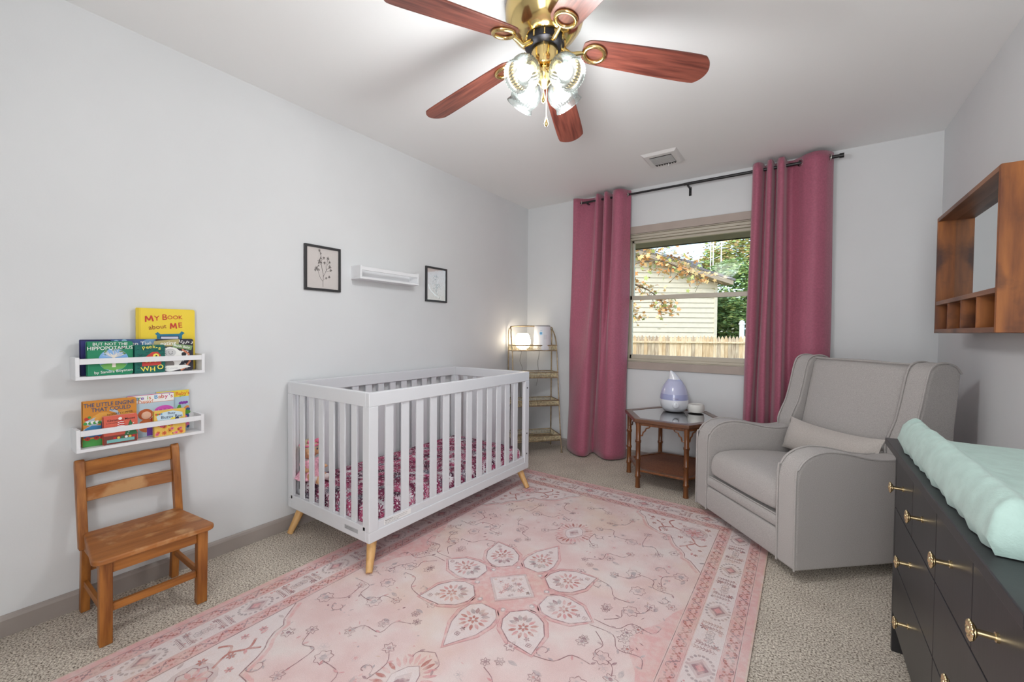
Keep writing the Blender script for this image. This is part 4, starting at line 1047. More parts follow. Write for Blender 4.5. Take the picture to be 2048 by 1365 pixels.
# ------------------------------------------------------------------ wall ledges
def ledge(y0,y1,z0,z1,label,group='white picture ledges'):
    t = thing('wall_ledge', label, 'shelf', (0,(y0+y1)/2,z0), group=None)
    e = .012; X = .1
    obj('bottom_board', MB().box((0,y0,z0),(X,y1,z0+.013)), SHELFW, t, bevel=.001, segs=2)
    obj('back_board', MB().box((0,y0+e,z0+.013),(.010,y1-e,z1-.004)), SHELFW, t)
    for a in (y0,y1-e): obj('end_board', MB().box((0,a,z0+.013),(X,a+e,z1)), SHELFW, t, bevel=.001, segs=2)
    obj('front_rail', MB().box((X-.011,y0+e,z1-.028),(X,y1-e,z1-.006)), SHELFW, t, bevel=.001, segs=2)
ledge(-3.387,-2.958,.941,1.031,'upper white book ledge on the left wall, holding the yellow book')
ledge(-3.387,-2.962,.655,.746,'lower white book ledge just above the small oak chair')
ledge(-2.112,-1.619,1.478,1.562,'empty white wall ledge between two black-framed pictures')
# ------------------------------------------------------------------ books
PAPER = mat('page_block',(232,226,212),.8)
CM = {}
def cm(name, rgb): 
    return mat('print_'+name, rgb, .45)
def book(label, y0, y1, z0, z1, x, th, base, art, cols, group, slant=0, round_=.008, name='board_book'):
    """stands against the wall; front face toward +x"""
    t = thing(name, label, 'book', (x,(y0+y1)/2,z0), group=group)
    w, h = y1-y0, z1-z0; pts = []
    r = round_
    for cy,cz,a0 in ((y1-r,z1-r,0),(y0+r*.3,z1-r*.3,PI/2),(y0+r*.3,z0+r*.3,PI),(y1-r,z0+r,1.5*PI)):
        for k in range(4): a = a0+PI/2*k/3; rr = r if cy>y0+r else r*.3; pts.append((cy+rr*math.cos(a),cz+rr*math.sin(a)))
    lean = lambda z: -(z-z0)*slant
    obj('pages', MB().prism([(y0+(p[0]-y0)*.985,z0+(p[1]-z0)*.985+.001) for p in pts], lambda p:(x+.0015+lean(p[1]),p[0],p[1]), lambda p:(x+th-.0015+lean(p[1]),p[0],p[1])), PAPER, t)
    m = MB()
    m.prism(pts, lambda p:(x+lean(p[1]),p[0],p[1]), lambda p:(x+.0015+lean(p[1]),p[0],p[1]), 0)
    m.prism(pts, lambda p:(x+th-.0015+lean(p[1]),p[0],p[1]), lambda p:(x+th+lean(p[1]),p[0],p[1]), 0)
    m.box((x+lean(z0),y0-.0006,z0+.002),(x+th,y0+.0015,z1-.002),0) if slant==0 else None
    ink = Ink(m, lambda u,v,L: (x+th+.00022*L+lean(z0+v*h), y0+u*w, z0+v*h))
    ink.asp = w/h
    class A: pass
    a = A(); a.ink = ink; a.w = w; a.h = h
    def tx(s, u, v, size, mi, rot=0, bold=.02, sx=1, L=6):
        # size in metres; convert text metres to uv
        i2 = Ink(m, lambda uu,vv,LL: (x+th+.00022*LL+lean(z0+v*h+vv), y0+u*w+uu, z0+v*h+vv)); text(i2, s, 0, 0, size, mi, L, rot, bold, sx)
    a.tx = tx
    def disc(u,v,r,mi,L=2,sx=1,rot=0,n=18):
        i2 = Ink(m, lambda uu,vv,LL: (x+th+.00022*LL+lean(z0+v*h+vv), y0+u*w+uu, z0+v*h+vv)); i2.disc(0,0,r,mi,L,n,sx,rot)
    a.disc = disc
    def local(u,v): return Ink(m, lambda uu,vv,LL: (x+th+.00022*LL+lean(z0+v*h+vv), y0+u*w+uu, z0+v*h+vv))
    a.local = local
    art(a)
    obj('cover', m, [base]+cols, t)
    return t
UP, LO = 'picture books on the upper ledge', 'picture books on the lower ledge'
white_ = cm('white',(240,240,236)); yel = cm('yellow',(236,208,60)); red = cm('red',(196,60,46)); blk = cm('black',(40,40,46)); blue = cm('blue',(60,120,180)); green = cm('green',(30,132,92))
ZU = .9545
def art_yellow(a):
    a.ink.rect(0,0,.045,1,2,1); a.ink.line([(.06,0),(.06,1)],.004,3,1)
    
    def em(u,v,w,h,rot,mi):
        c, n = math.cos(rot), math.sin(rot)
        q = [(x*w*c-y*h*n, x*w*n+y*h*c) for x,y in ((-.5,-.5),(-.38,.5),(0,-.3),(.38,.5),(.5,-.5))]
        for i in range(4): a.local(u,v).line(q[i:i+2],.0055,mi,6)
    em(.20,.835,.026,.026,.12,1); em(.61,.725,.022,.026,.05,1); a.tx('Y',.33,.84,.032,1,.05,.02); a.tx('B',.46,.86,.036,1,.0,.02); a.tx('OOK',.64,.862,.025,1,.03,.02)
    a.tx('about',.34,.705,.028,4,.12,.01); a.tx('E',.73,.735,.034,1,.05,.02)
    k = a.local(.55,.47)
    k.poly([(-.045,-.05),(-.048,.03),(-.055,.036),(-.044,.044),(-.035,.034),(.035,.036),(.044,.048),(.056,.040),(.046,.030),(.044,-.05)],5,2); k.rect(-.036,-.05,.034,.026,6,3); k.rect(-.033,-.05,.031,.023,7,4)
    k.line([(-.01,.004),(.012,.006)],.002,3,5)
book('tall yellow picture book titled MY BOOK about ME on the upper ledge', -3.186,-2.972,ZU,1.238,.014,.011,yel,art_yellow,[red,cm('deep_yellow',(212,184,50)),cm('ochre',(190,150,40)),cm('brown_letter',(150,60,36)),cm('teal',(40,120,150)),cm('navy',(40,60,100)),cm('pale_lilac',(220,220,236))],UP,name='picture_book')
def art_navy(a): a.ink.rect(0,.97,1,1,1,1)
book('dark navy book mostly hidden behind the green hippopotamus book', -3.364,-3.19,ZU,1.1,.030,.012,cm('navy_cover',(44,44,110)),art_navy,[cm('navy_edge',(30,30,80))],UP)
def art_sleep(a):
    a.tx('Sleep Tight,',.55,.86,.024,1,0,.02); a.ink.disc(.1,.93,.05,2,1,12); a.ink.disc(.25,.95,.05,2,1,12)
    for k in range(9): a.disc(.72+.03*k,.88+.015*math.sin(k*2),.012+.004*(k%3),3,1+k%2,sx=1.6)
book('slate blue book titled Sleep Tight behind the peek-a-who book', -3.275,-3.105,ZU,1.101,.043,.010,cm('night_blue',(64,92,140)),art_sleep,[white_,cm('pale_moon',(150,190,215)),cm('cloud_blue',(112,150,185))],UP)
def art_bw(a):
    rnd = random.Random(5)
    for k in range(24): a.tx(rnd.choice('23SC~?'),rnd.uniform(.45,.98),rnd.uniform(.03,.97),.016,1,rnd.uniform(-1,1),.05,L=2)
    k = a.local(.34,.42); k.disc(0,0,.048,1,3,20); k.disc(0,-.032,.03,1,3,20)
    k2 = a.local(.36,.58); k2.disc(0,0,.018,2,4,16,1.15); k2.line([(-.006,-.004),(0,-.008),(.008,-.004)],.002,3,5); k2.disc(-.006,.003,.002,3,5,6); k2.disc(.007,.003,.002,3,5,6)
    a.local(.3,.22).disc(0,0,.022,4,5,16); a.local(.72,.5).disc(0,0,.018,1,5,12); a.local(.73,.52).disc(0,0,.010,3,6,8)
    k3 = a.local(.9,.36); k3.line([(-.03,.045),(-.006,.025),(.0,-.01),(-.02,-.04),(-.035,-.05)],.008,5,6)
    k4 = a.local(.30,.86); k4.poly([(-.05,-.014),(-.05,.012),(.04,.02),(.038,-.012)],6,6); a.tx('eating',.30,.865,.024,1,.06,.03,L=8)
    k5 = a.local(.72,.75); k5.poly([(-.04,-.002),(-.04,.016),(.035,.004),(.03,-.016)],7,6); a.tx('with Baby',.70,.755,.014,1,-.18,.03,L=8)
    k6 = a.local(.4,.09); k6.poly([(-.06,.0),(-.055,.012),(.05,.014),(.07,.004),(.03,-.006),(0,-.012)],1,6); a.tx('Ev Calanta',.36,.095,.012,2,.03,.01,L=8)
book('black book with a laughing baby photo, rightmost small book on the upper ledge', -3.128,-2.993,ZU,1.101,.056,.012,cm('charcoal',(48,46,56)),art_bw,[white_,cm('pale_grey',(205,205,205)),blk,cm('mid_grey',(128,122,118)),cm('salmon',(206,130,100)),cm('khaki',(176,166,112)),cm('sage',(130,160,110))],UP)
def art_hippo(a):
    a.tx('BUT NOT THE',.50,.92,.0165,1,0,.02); a.tx('HIPPOPOTAMUS',.50,.80,.0205,1,.02,.02,sx=.92)
    k = a.local(.57,.45); k.disc(0,.0,.046,2,2,26); k.poly([(-.042,-.018),(-.03,-.036),(0,-.046),(.03,-.036),(.042,-.018),(0,-.012)],3,3)
    k.poly([(-.006,-.03),(.006,-.03),(.004,.012),(.014,.03),(.0,.018),(-.012,.03),(-.004,.008)],4,4)
    rnd = random.Random(1)
    for q in range(26):
        t = rnd.uniform(.1,PI-.1); k.line([(0,.01),(.02*math.cos(t),.012+.014*math.sin(t)),(.034*math.cos(t+rnd.uniform(-.2,.2)),.018+.026*math.sin(t))],.0009,4,5)
        k.disc(.036*math.cos(t)*rnd.uniform(.7,1),.02+.028*math.sin(t)*rnd.uniform(.7,1),.0025,5,6,6)
    a.tx('by Sandra Boynton',.57,.11,.0155,1,.06,.015)
book('green board book titled But Not the Hippopotamus at the left end of the upper ledge', -3.352,-3.212,ZU,1.093,.070,.013,green,art_hippo,[white_,cm('sky_round',(130,176,224)),cm('grass_round',(110,176,90)),cm('cream_tree',(236,228,214)),cm('tree_olive',(120,150,100))],UP)
def art_peek(a):
    rnd = random.Random(4)
    for k in range(170):
        u,v = rnd.uniform(.04,.96),rnd.uniform(.03,.97); s = a.local(u,v); s.line([(0,0),(.005,.004*math.sin(k)),(.011,.002)],.0014,1,1)
    k = a.local(.58,.52)
    k.poly([(-.036,-.034),(-.034,-.004),(-.014,.016),(.0,.028),(.018,.028),(.028,.014),(.03,-.03)],2,3)
    for (x,y,r) in ((.012,.010,.0105),(-.020,-.008,.0095)): k.disc(x,y,r,3,4,16); k.disc(x+.001,y,r*.35,4,5,8)
    k.line([(-.01,-.018),(.0,-.012),(.012,-.018)],.002,3,5)
    for i,(c,x,y,r) in enumerate(zip('Peek-a',(-.026,-.014,-.004,.008,.018,.028),(.046,.051,.053,.053,.050,.046),(.25,.15,.05,0,-.12,-.25))):
        a.local(.55,.5); i2 = a.local(.55+x/a.w,.5+y/a.h); text(i2,c,0,0,.021,3,6,r,.03)
    for c,x,y,r in (('W',-.022,-.044,.15),('H',.003,-.046,0),('O',.030,-.038,.2)): text(a.local(.55+x/a.w,.5+y/a.h),c,0,0,.028,3,6,r,.05)
book('dark teal board book titled Peek-a WHO with a red face and yellow eyes', -3.208,-3.104,ZU,1.076,.0725,.0135,cm('dark_teal',(18,104,92)),art_peek,[cm('teal_hatch',(10,66,70)),cm('owl_red',(196,66,60)),cm('lemon',(238,226,96)),blk],UP)
ZL = .6685
def art_baby2(a):
    a.ink.rect(0,.84,1,1,1,1); a.tx("Baby's",.80,.915,.022,2,.0,.04,L=3); a.tx('goes?',.80,.86,.011,3,0,.02,L=3)
    rnd = random.Random(8)
    for k in range(30): a.disc(rnd.uniform(.6,.97),rnd.uniform(.05,.6),rnd.uniform(.005,.012),rnd.choice((3,4,5,6)),2,sx=1.4,rot=rnd.random()*3)
    for k in range(6): a.disc(.72+.04*k,.68+.01*(k%2),.006,7,3)
book("pale blue book whose title ends in Baby's on yellow, rightmost on the lower ledge", -3.12,-2.998,ZL,.86,.014,.011,cm('pale_sky',(176,200,214)),art_baby2,[yel,cm('orange_red',(214,96,40)),cm('leaf',(90,160,60)),cm('deep_blue',(50,90,150)),cm('orange',(226,150,80)),cm('flower_pink',(220,110,150)),cm('purple',(130,60,160))],LO)
def art_puppy(a):
    a.ink.rect(0,.80,1,.985,1,1); a.ink.line([(0,.80),(1,.80)],.008,3,2); a.ink.line([(0,.985),(1,.985)],.012,8,2)
    for c,u,mi in zip("Where is Baby's",(.06,.13,.20,.25,.31,.0,.42,.47,.0,.60,.68,.75,.83,.90,.95),(2,3,4,5,6,2,5,3,4,4,3,2,8,6,2)):
        if c != ' ': a.tx(c,u,.915,.024,mi,0,.04,L=4)
    a.tx('Puppy?',.38,.835,.019,3,0,.03,L=4)
    k = a.local(.45,.42); k.disc(-.012,.02,.024,9,3,18,1.1); k.disc(-.01,.016,.017,10,4,18); k.disc(-.008,-.03,.03,3,3,18); k.disc(.014,-.005,.010,2,5,10)
    k = a.local(.78,.58); k.disc(0,0,.022,7,3,18,1.6)
    for q in range(12): k.disc(-.025+.005*q,.004*math.sin(q*2),.0015,1,4,6)
    a.local(.52,.12).rect(-.02,-.02,.03,.02,6,3); a.local(.8,.15).rect(-.015,-.02,.02,.02,4,3)
book("white lift-the-flap book titled Where is Baby's Puppy on the lower ledge", -3.222,-3.060,ZL,.856,.027,.011,cm('pale_blue_sky',(186,206,218)),art_puppy,[white_,red,cm('orange_tan',(214,120,70)),cm('sky2',(70,150,200)),cm('olive_g',(130,170,60)),cm('purple2',(120,70,170)),cm('magenta',(214,90,190)),cm('raspb',(200,70,120)),cm('hair_red',(190,96,50)),cm('skin_tone',(232,188,160))],LO)
def art_engine(a):
    rnd = random.Random(6)
    for k in range(26): a.disc(rnd.uniform(.1,.9),rnd.uniform(.3,.7),rnd.uniform(.006,.016),rnd.choice((6,6,7)),1,sx=1.8)
    a.tx('THE LITTLE ENGINE',.49,.90,.0225,1,.0,.035,sx=.78); a.tx('THAT COULD',.52,.79,.0225,1,.0,.035,sx=.85)
    a.tx('by WATTY PIPER',.68,.67,.011,2,.04,.01)
    k = a.local(.55,.66); k.line([(-.01,.02),(.01,.01),(.02,-.01),(.04,-.014)],.01,7,2)
    k = a.local(.17,.36); k.poly([(-.026,-.03),(-.02,.008),(.0,.018),(.034,.014),(.036,-.03)],3,3); k.rect(.026,-.005,.036,.026,1,4); k.rect(-.026,-.03,.036,-.026,1,5)
    for x in (-.014,.012,.03): k.disc(x,-.034,.008,4,5,14); k.disc(x,-.034,.003,2,6,8)
    for q in range(7): k.disc(-.02+.007*q,.028+.003*(q%2),.006,5 if q%2 else 8,4,10)
    k.disc(-.016,.046,.007,4,4,10); k.disc(-.008,.052,.005,8,4,10)
    a.ink.rect(.0,.0,.55,.16,8,2); k = a.local(.9,.3); k.disc(0,.01,.012,5,4,12); k.disc(0,-.01,.016,5,4,12)
book('orange board book titled The Little Engine That Could on the lower ledge', -3.364,-3.198,ZL,.852,.052,.013,cm('amber',(206,136,50)),art_engine,[cm('indigo',(60,84,120)),cm('dk_brown',(96,64,40)),cm('engine_blue',(60,130,180)),cm('engine_red',(190,50,40)),white_,cm('ochre2',(220,160,70)),cm('smoke',(176,190,200)),cm('grass2',(70,150,70))],LO)
def art_mouse(a):
    a.tx('Christmas Mouse',.52,.84,.0125,1,.03,.015,sx=.98); a.tx('A seek and find story',.32,.74,.006,1,.02,.01)
    k = a.local(.50,.62); k.poly([(-.014,-.016),(-.008,.016),(.0,.03),(.01,.014),(.018,-.016)],2,7)
    for q in range(4): k.line([(-.012+.001*q,-.01+.008*q),(.002,-.007+.008*q),(.015-.002*q,-.01+.008*q)],.003,3,8)
    k.disc(-.002,.03,.006,3,8,12); k.disc(-.016,-.014,.007,4,8,12); k.disc(.018,-.018,.008,4,8,12)
    k = a.local(.78,.55); k.poly([(-.02,-.035),(.0,.03),(.024,-.035)],5,5)
    for q in range(7): k.disc(-.008+.003*q,-.028+.007*q,.002,3,6,6)
    a.ink.rect(.02,.0,.98,.30,6,2); a.ink.rect(.1,.05,.9,.16,7,3); k = a.local(.6,.2)
    for q in range(6): k.disc(-.03+.012*q,.0,.005,(2,8,5,3,8,2)[q],5,8)
book('small coral red board book titled Christmas Mouse at the front of the lower ledge', -3.308,-3.2,ZL,.786,.0735,.0125,cm('coral',(214,100,80)),art_mouse,[blk,cm('hat_red',(200,44,40)),white_,cm('mouse_grey',(180,170,176)),cm('tree_green',(50,110,70)),cm('plum_brown',(120,60,50)),cm('ice_teal',(120,180,176)),cm('gold2',(226,190,80))],LO)
def art_bee(a):
    a.ink.poly([(.12,.62),(.08,.78),(.3,.92),(.6,.95),(.9,.85),(.92,.68),(.6,.6)],1,1)
    a.tx('Busy',.55,.86,.015,2,-.02,.02,L=4); a.tx('Buzzy Bee',.56,.72,.019,2,.0,.02,L=4)
    k = a.local(.13,.86)
    for q,mi in enumerate((3,4,3,5)): k.disc(-.006+.006*q,.0,.004,mi,3,8)
    k = a.local(.62,.60); k.disc(0,0,.010,6,4,14,1.4); k.disc(.012,.002,.008,2,5,12)
    rnd = random.Random(9)
    for q in range(26):
        s = a.local(rnd.uniform(.08,.94),rnd.uniform(.05,.52)); r = rnd.uniform(.006,.011); s.flower(0,0,r,8,rnd.choice((3,7,8,6)),rnd.choice((9,3)),2+q%3,rnd.random())
book('small yellow flowered board book titled Busy Buzzy Bee at the front of the lower ledge', -3.146,-3.031,ZL,.784,.0735,.0125,cm('honey',(228,190,90)),art_bee,[cm('pale_cloud',(200,222,232)),cm('ink_navy',(50,60,90)),cm('bright_red',(214,70,60)),cm('leaf2',(90,160,80)),cm('sky3',(90,160,200)),cm('bee_yellow',(240,220,70)),cm('hot_pink',(220,90,160)),cm('flower_orange',(226,150,60)),cm('seed_brown',(140,90,50))],LO)
# ------------------------------------------------------------------ framed pictures
def picture(y0,y1,z0,z1,label,art,cols,fw=.014,inset=False):
    t = thing('framed_picture', label, 'picture', (0,(y0+y1)/2,(z0+z1)/2), group=None)
    m = MB(); m.box((0,y0,z0),(.016,y0+fw,z1)); m.box((0,y1-fw,z0),(.016,y1,z1)); m.box((0,y0+fw,z0),(.016,y1-fw,z0+fw)); m.box((0,y0+fw,z1-fw),(.016,y1-fw,z1))
    obj('picture_frame', m, mat('charcoal_picture_frame',(46,45,47),.4), t, bevel=.001, segs=1)
    m = MB(); m.box((.002,y0+fw,z0+fw),(.008,y1-fw,z1-fw),0)
    w,h = y1-y0-2*fw, z1-z0-2*fw
    ink = Ink(m, lambda u,v,L: (.008+.0003*L, y0+fw+u*w, z0+fw+v*h)); art(ink)
    obj('print', m, cols, t)
    obj('glazing', MB().box((.0125,y0+fw,z0+fw),(.0135,y1-fw,z1-fw)), glassy('picture_glass',(255,255,255),.0,.02,fres=.09), t)
PRP = mat('print_paper_taupe',(206,200,196),.7); INKG = mat('botanical_ink',(84,78,76),.7); INKL = mat('botanical_ink_light',(150,144,140),.7)
def art_plant(ink):
    def ln(pts,w,mi=1): ink.line([(p.x,p.y) for p in catmull([(a,b,0) for a,b in pts],5)],w,mi,2)
    ln([(.50,.04),(.50,.20),(.51,.34),(.47,.5),(.45,.66),(.44,.80),(.40,.93)],.011); ln([(.51,.30),(.58,.42),(.62,.52),(.63,.66),(.66,.76)],.009); ln([(.50,.18),(.42,.26),(.36,.38),(.33,.47)],.008)
    ln([(.60,.46),(.66,.52),(.72,.56)],.007); ln([(.60,.43),(.68,.45),(.74,.47)],.006); ln([(.51,.22),(.60,.26),(.70,.31)],.006,2); ln([(.60,.48),(.57,.58),(.55,.64)],.005,2); ln([(.63,.60),(.70,.67)],.006); ln([(.44,.64),(.38,.66)],.006); ln([(.45,.70),(.52,.76)],.006)
    for (u,v,s) in ((.40,.66,1.5),(.43,.75,.8),(.30,.49,1.2),(.26,.45,.8),(.37,.46,.7),(.66,.77,1),(.71,.68,.8),(.72,.56,1.1),(.75,.48,.9),(.70,.31,.8),(.60,.27,.7),(.55,.65,.9),(.39,.94,.8),(.43,.87,.6),(.53,.77,.8),(.36,.56,.6)):
        for k in range(6): ink.leaf(u,v,.055*s,.02*s,k*1.05+u*7,1 if k%2 else 2,3)
picture(-2.426,-2.194,1.385,1.656,'black-framed print of a thin dark flower stem, left of the empty ledge',art_plant,[PRP,INKG,INKL])
def art_silver(ink):  # window glare on the glazing, painted into the print as silvery leaf shapes
    rnd = random.Random(12)
    ink.line([(.5,.05),(.52,.3),(.48,.6),(.5,.85)],.012,1,2)
    for k in range(64):
        u = .5+rnd.gauss(0,.13); v = rnd.uniform(.08,.82); u = min(.92,max(.05,u)); ink.leaf(u,v,rnd.uniform(.03,.1),rnd.uniform(.01,.03),rnd.random()*6.3,rnd.choice((2,3,1,1)),3+k%3)
    for k in range(14):
        t = k/13; ink.leaf(.06+.5*t*t,.5-.4*t,.09,.025,-.9+t,2,4)
picture(-1.467,-1.235,1.378,1.652,'small black-framed print with leaves and painted-in silvery window glare, right of the empty ledge',art_silver,[mat('print_paper_blush',(208,196,192),.7),mat('print_leaf_grey',(128,122,120),.5),mat('silver_glare',(236,236,236),.4),mat('pale_glare',(178,174,172),.4)])
# ------------------------------------------------------------------ ceiling fan
FC = Vector((1.554,-2.30,0)); fan = thing('ceiling_fan', 'brass ceiling fan with five reddish wood blades and four ribbed glass lights', 'ceiling fan', (FC.x,FC.y,H))
def fp(r,a,z): return (FC.x+r*math.cos(a), FC.y+r*math.sin(a), z)
c0 = (FC.x,FC.y,0)
obj('motor_housing', MB().lathe([(.150,H-.001),(.158,H-.02),(.156,H-.05),(.146,H-.085),(.125,H-.115),(.100,H-.135),(.085,H-.142),(.072,H-.143)],c0,48), BRASS, fan, smooth=50)
m = MB(); m.lathe([(.073,H-.150),(.078,H-.143),(.078,H-.168),(.060,H-.178),(.04,H-.178)],c0,32)
obj('motor_ring', m, mat('dark_motor_metal',(40,40,46),.35,metal=.6), fan, smooth=40, label='dark motor ring')
for k in range(12):
    a = 2*PI*k/12; obj('vent_fin', MB().tube([fp(.079,a,H-.146),fp(.080,a,H-.166)],.004,6), BRASS, fan)
obj('switch_housing', MB().lathe([(.040,H-.172),(.052,H-.176),(.0535,H-.185),(.0535,H-.245),(.050,H-.252),(.030,H-.256)],c0,40), BRASS, fan, smooth=40)
obj('light_fitter', MB().lathe([(.030,H-.254),(.040,H-.262),(.044,H-.28),(.034,H-.30),(.020,H-.312),(.012,H-.325),(.004,H-.33)],c0,36), BRASS, fan, smooth=50)
BLW = wood('red_mahogany_blade',(80,36,29),(128,70,56),0,rough=.42,scale=1.6,coat=.1)
def blade(az):
    a = math.radians(az); M = Matrix.Translation((FC.x,FC.y,2.283)) @ Matrix.Rotation(a,4,'Z') @ Matrix.Rotation(math.radians(8.5),4,'Y') @ Matrix.Rotation(math.radians(-12),4,'X')
    pts = [(.152,.030),(.165,.045),(.19,.054),(.30,.060),(.46,.065),(.60,.066),(.63,.055),(.648,.03),(.655,.0),(.648,-.03),(.63,-.055),(.60,-.066),(.46,-.065),(.30,-.060),(.19,-.054),(.165,-.045),(.152,-.03)]
    # rounder outline
    q = [(p.x,p.y) for p in catmull([(x,y,0) for x,y in pts],3,closed=True)]
    b = MB().prism(q, lambda p:(p[0],p[1],-.003), lambda p:(p[0],p[1],.003))
    o = obj('fan_blade', b, BLW, fan, world=False, bevel=.0015, segs=2); o.matrix_local = Matrix.Translation((-FC.x,-FC.y,-H)) @ M
    m = MB(); ring = [(.200+.040*math.cos(t),.036*math.sin(t),-.007) for t in [2*PI*k/30 for k in range(30)]]
    m.tube(ring,.0085,10,closed=True)
    Mi = M.inverted()
    p0 = Mi @ Vector(fp(.070,a,2.268)); 
    path = [tuple(p) for p in catmull([p0,p0+Vector((.02,0,-.012)),Vector((.110,0,-.024)),Vector((.138,0,-.014)),Vector((.162,0,-.007))],5)]
    m.tube(path,[.011-.004*k/(len(path)-1) for k in range(len(path))],10)
    obj('blade_iron', m, BRASS, o, world=False, smooth=60, label='brass bracket with an oval ring')
for k in range(5): blade(35+72*k)
GL = glassy('ribbed_frosted_glass',(232,240,237),.3,.18,body=.36)
BULBM = emit('lit_bulb',(255,252,248),BULB)
for az in (-104,-14,76,166):
    a = math.radians(az); tilt = math.radians(50)
    ax = Vector((math.cos(a)*math.sin(tilt), math.sin(a)*math.sin(tilt), -math.cos(tilt)))   # points out of the mouth
    base = Vector(fp(.052,a,H-.262))
    zx = ax; xx = Vector((-math.sin(a),math.cos(a),0)); yy_ = zx.cross(xx)
    M3 = Matrix((xx,yy_,zx)).transposed()
    m = MB(); m.tube([fp(.030,a,H-.275),fp(.045,a,H-.262),tuple(base)],.010,10); m.lathe([(.018,-.004),(.026,.0),(.027,.018),(.024,.022)],base,24,M=M3)
    arm_ = obj('light_arm', m, BRASS, fan, smooth=50)
    g = MB(); g.lathe([(.026,.012),(.034,.020),(.050,.036),(.060,.058),(.060,.080),(.054,.098),(.051,.108),(.055,.118),(.0575,.122),(.0575,.1255),(.054,.124)],base,72,M=M3,rib=.03)
    obj('glass_shade', g, GL, fan, smooth=70, label='ribbed frosted glass shade')
    b = MB(); b.lathe([(.012,.022),(.014,.035),(.024,.055),(.0285,.072),(.026,.088),(.016,.099),(.001,.103)],base,20,M=M3)
    obj('light_bulb', b, BULBM, arm_, smooth=60, label='glowing white bulb')
fl_light = light('fan_light', 'POINT', (FC.x,FC.y,2.03), FANW, (.985,.99,1), shadow_soft_size=.15)
def chain(x, y, z0, z1, fob):
    m = MB(); z = z0; k = 0
    while z > z1: m.ball((x,y,z),.0019,6,4); z -= .0052
    c = obj('pull_chain', m, BRASS, fan, smooth=60)
    f = MB(); f.lathe([(.002,z1+.002),(.0035,z1-.004),(.0075,z1-.018),(.0085,z1-.024),(.006,z1-.032),(.001,z1-.036)],(x,y,0),16)
    obj('chain_fob', f, BRASS, c, smooth=60)
cd = Vector((2.42-FC.x,-3.75-FC.y,0)).normalized()
chain(FC.x+cd.x*.056-.004,FC.y+cd.y*.056, 2.262, 2.062, 0); chain(FC.x+cd.x*.0565+.0,FC.y+cd.y*.05+.012, 2.262, 1.978, 1)
# ------------------------------------------------------------------ outdoors (neighbour's yard stands at an angle to this house)
YAW = math.radians(34); EX = Vector((math.cos(YAW),math.sin(YAW),0)); EY = Vector((-math.sin(YAW),math.cos(YAW),0)); EO = Vector((2.42,-3.75,0))
def E(a,d,z): p = EO+EX*a+EY*d; return (p.x,p.y,z)
GZ = -.5
struct('ground_yard', MB().box((-25,.3,GZ-.2),(40,60,GZ)), mat('dry_lawn',(120,120,78),.95,rgb2=(150,140,100),vscale=3))
ev = MB(); ev.box((-3,.15,2.05),(6,.78,2.09)); ev.box((-3,.74,2.05),(6,.80,2.22)); ev.box((-3,.12,2.2),(6,.85,2.26))
struct('roof_eave', ev, mat('taupe_eave_paint',(132,122,104),.7))
ext = MB(); ext.box((-.4,.15,-.5),(WX0,.17,2.1)); ext.box((WX1,.15,-.5),(4,.17,2.1)); ext.box((WX0,.15,-.5),(WX1,.17,WZ0))
SID = mat('cream_siding_paint',(192,184,166),.7,var=.02); ROOF = mat('grey_shingles',(92,90,92),.9,rgb2=(120,116,116),vscale=9,stretch=(1,6,6)); FASC = mat('taupe_fascia',(150,136,118),.6)
ga = thing('garage', 'cream clapboard garage with a grey shingle roof beyond the wooden fence', 'building', E(3,14,GZ))
# wall with lapped boards under the rake
D0 = 13.0; AR_ = 6.03
def rakez(a): return 3.40-.318*(a-3.82)
m = MB(); z = GZ; k = 0
while z < 5.2:
    zt = z+.152; 
    # board as a wedge, cut at the rake
    aL = -2.0; aR = AR_
    if zt > rakez(AR_)+.02: aR = 3.82+(3.40-zt)/.318
    if aR > aL+.2:
        p = [E(aL,D0-.028,z),E(aR,D0-.028,z),E(aR,D0+.02,z),E(aL,D0+.02,z),E(aL,D0-.004,zt),E(aR,D0-.004,zt),E(aR,D0+.02,zt),E(aL,D0+.02,zt)]
        m.hexa(p)
    z = zt
obj('siding_wall', m, SID, ga)
m = MB(); m.hexa([E(-2,D0+.03,GZ),E(AR_,D0+.03,GZ),E(AR_,D0+5,GZ),E(-2,D0+5,GZ),E(-2,D0+.03,2.7),E(AR_,D0+.03,2.7),E(AR_,D0+5,2.7),E(-2,D0+5,2.7)])
m.hexa([E(-2,D0+.03,2.7),E(AR_,D0+.03,2.7),E(AR_,D0+5,2.7),E(-2,D0+5,2.7),E(-2,D0+.03,rakez(-2)),E(-1.9,D0+.03,rakez(-1.9)),E(-1.9,D0+5,rakez(-1.9)),E(-2,D0+5,rakez(-2))])
obj('gable_core', m, SID, ga)
obj('corner_trim', MB().hexa([E(AR_-.04,D0-.04,GZ),E(AR_+.05,D0-.04,GZ),E(AR_+.05,D0+.03,GZ),E(AR_-.04,D0+.03,GZ),E(AR_-.04,D0-.04,2.72),E(AR_+.05,D0-.04,2.72),E(AR_+.05,D0+.03,2.72),E(AR_-.04,D0+.03,2.72)]), SID, ga)
def raked(a0,a1,d0,d1,o0,o1): return MB().hexa([E(a0,d0,rakez(a0)+o0),E(a1,d0,rakez(a1)+o0),E(a1,d1,rakez(a1)+o0),E(a0,d1,rakez(a0)+o0),E(a0,d0,rakez(a0)+o1),E(a1,d0,rakez(a1)+o1),E(a1,d1,rakez(a1)+o1),E(a0,d1,rakez(a0)+o1)])
obj('rake_board', raked(-2,6.35,D0-.45,D0-.41,-.01,.12), FASC, ga); obj('soffit', raked(-2,6.33,D0-.42,D0,.0,.02), FASC, ga); obj('roof', raked(-2,6.4,D0-.47,D0+5,.12,.19), ROOF, ga)
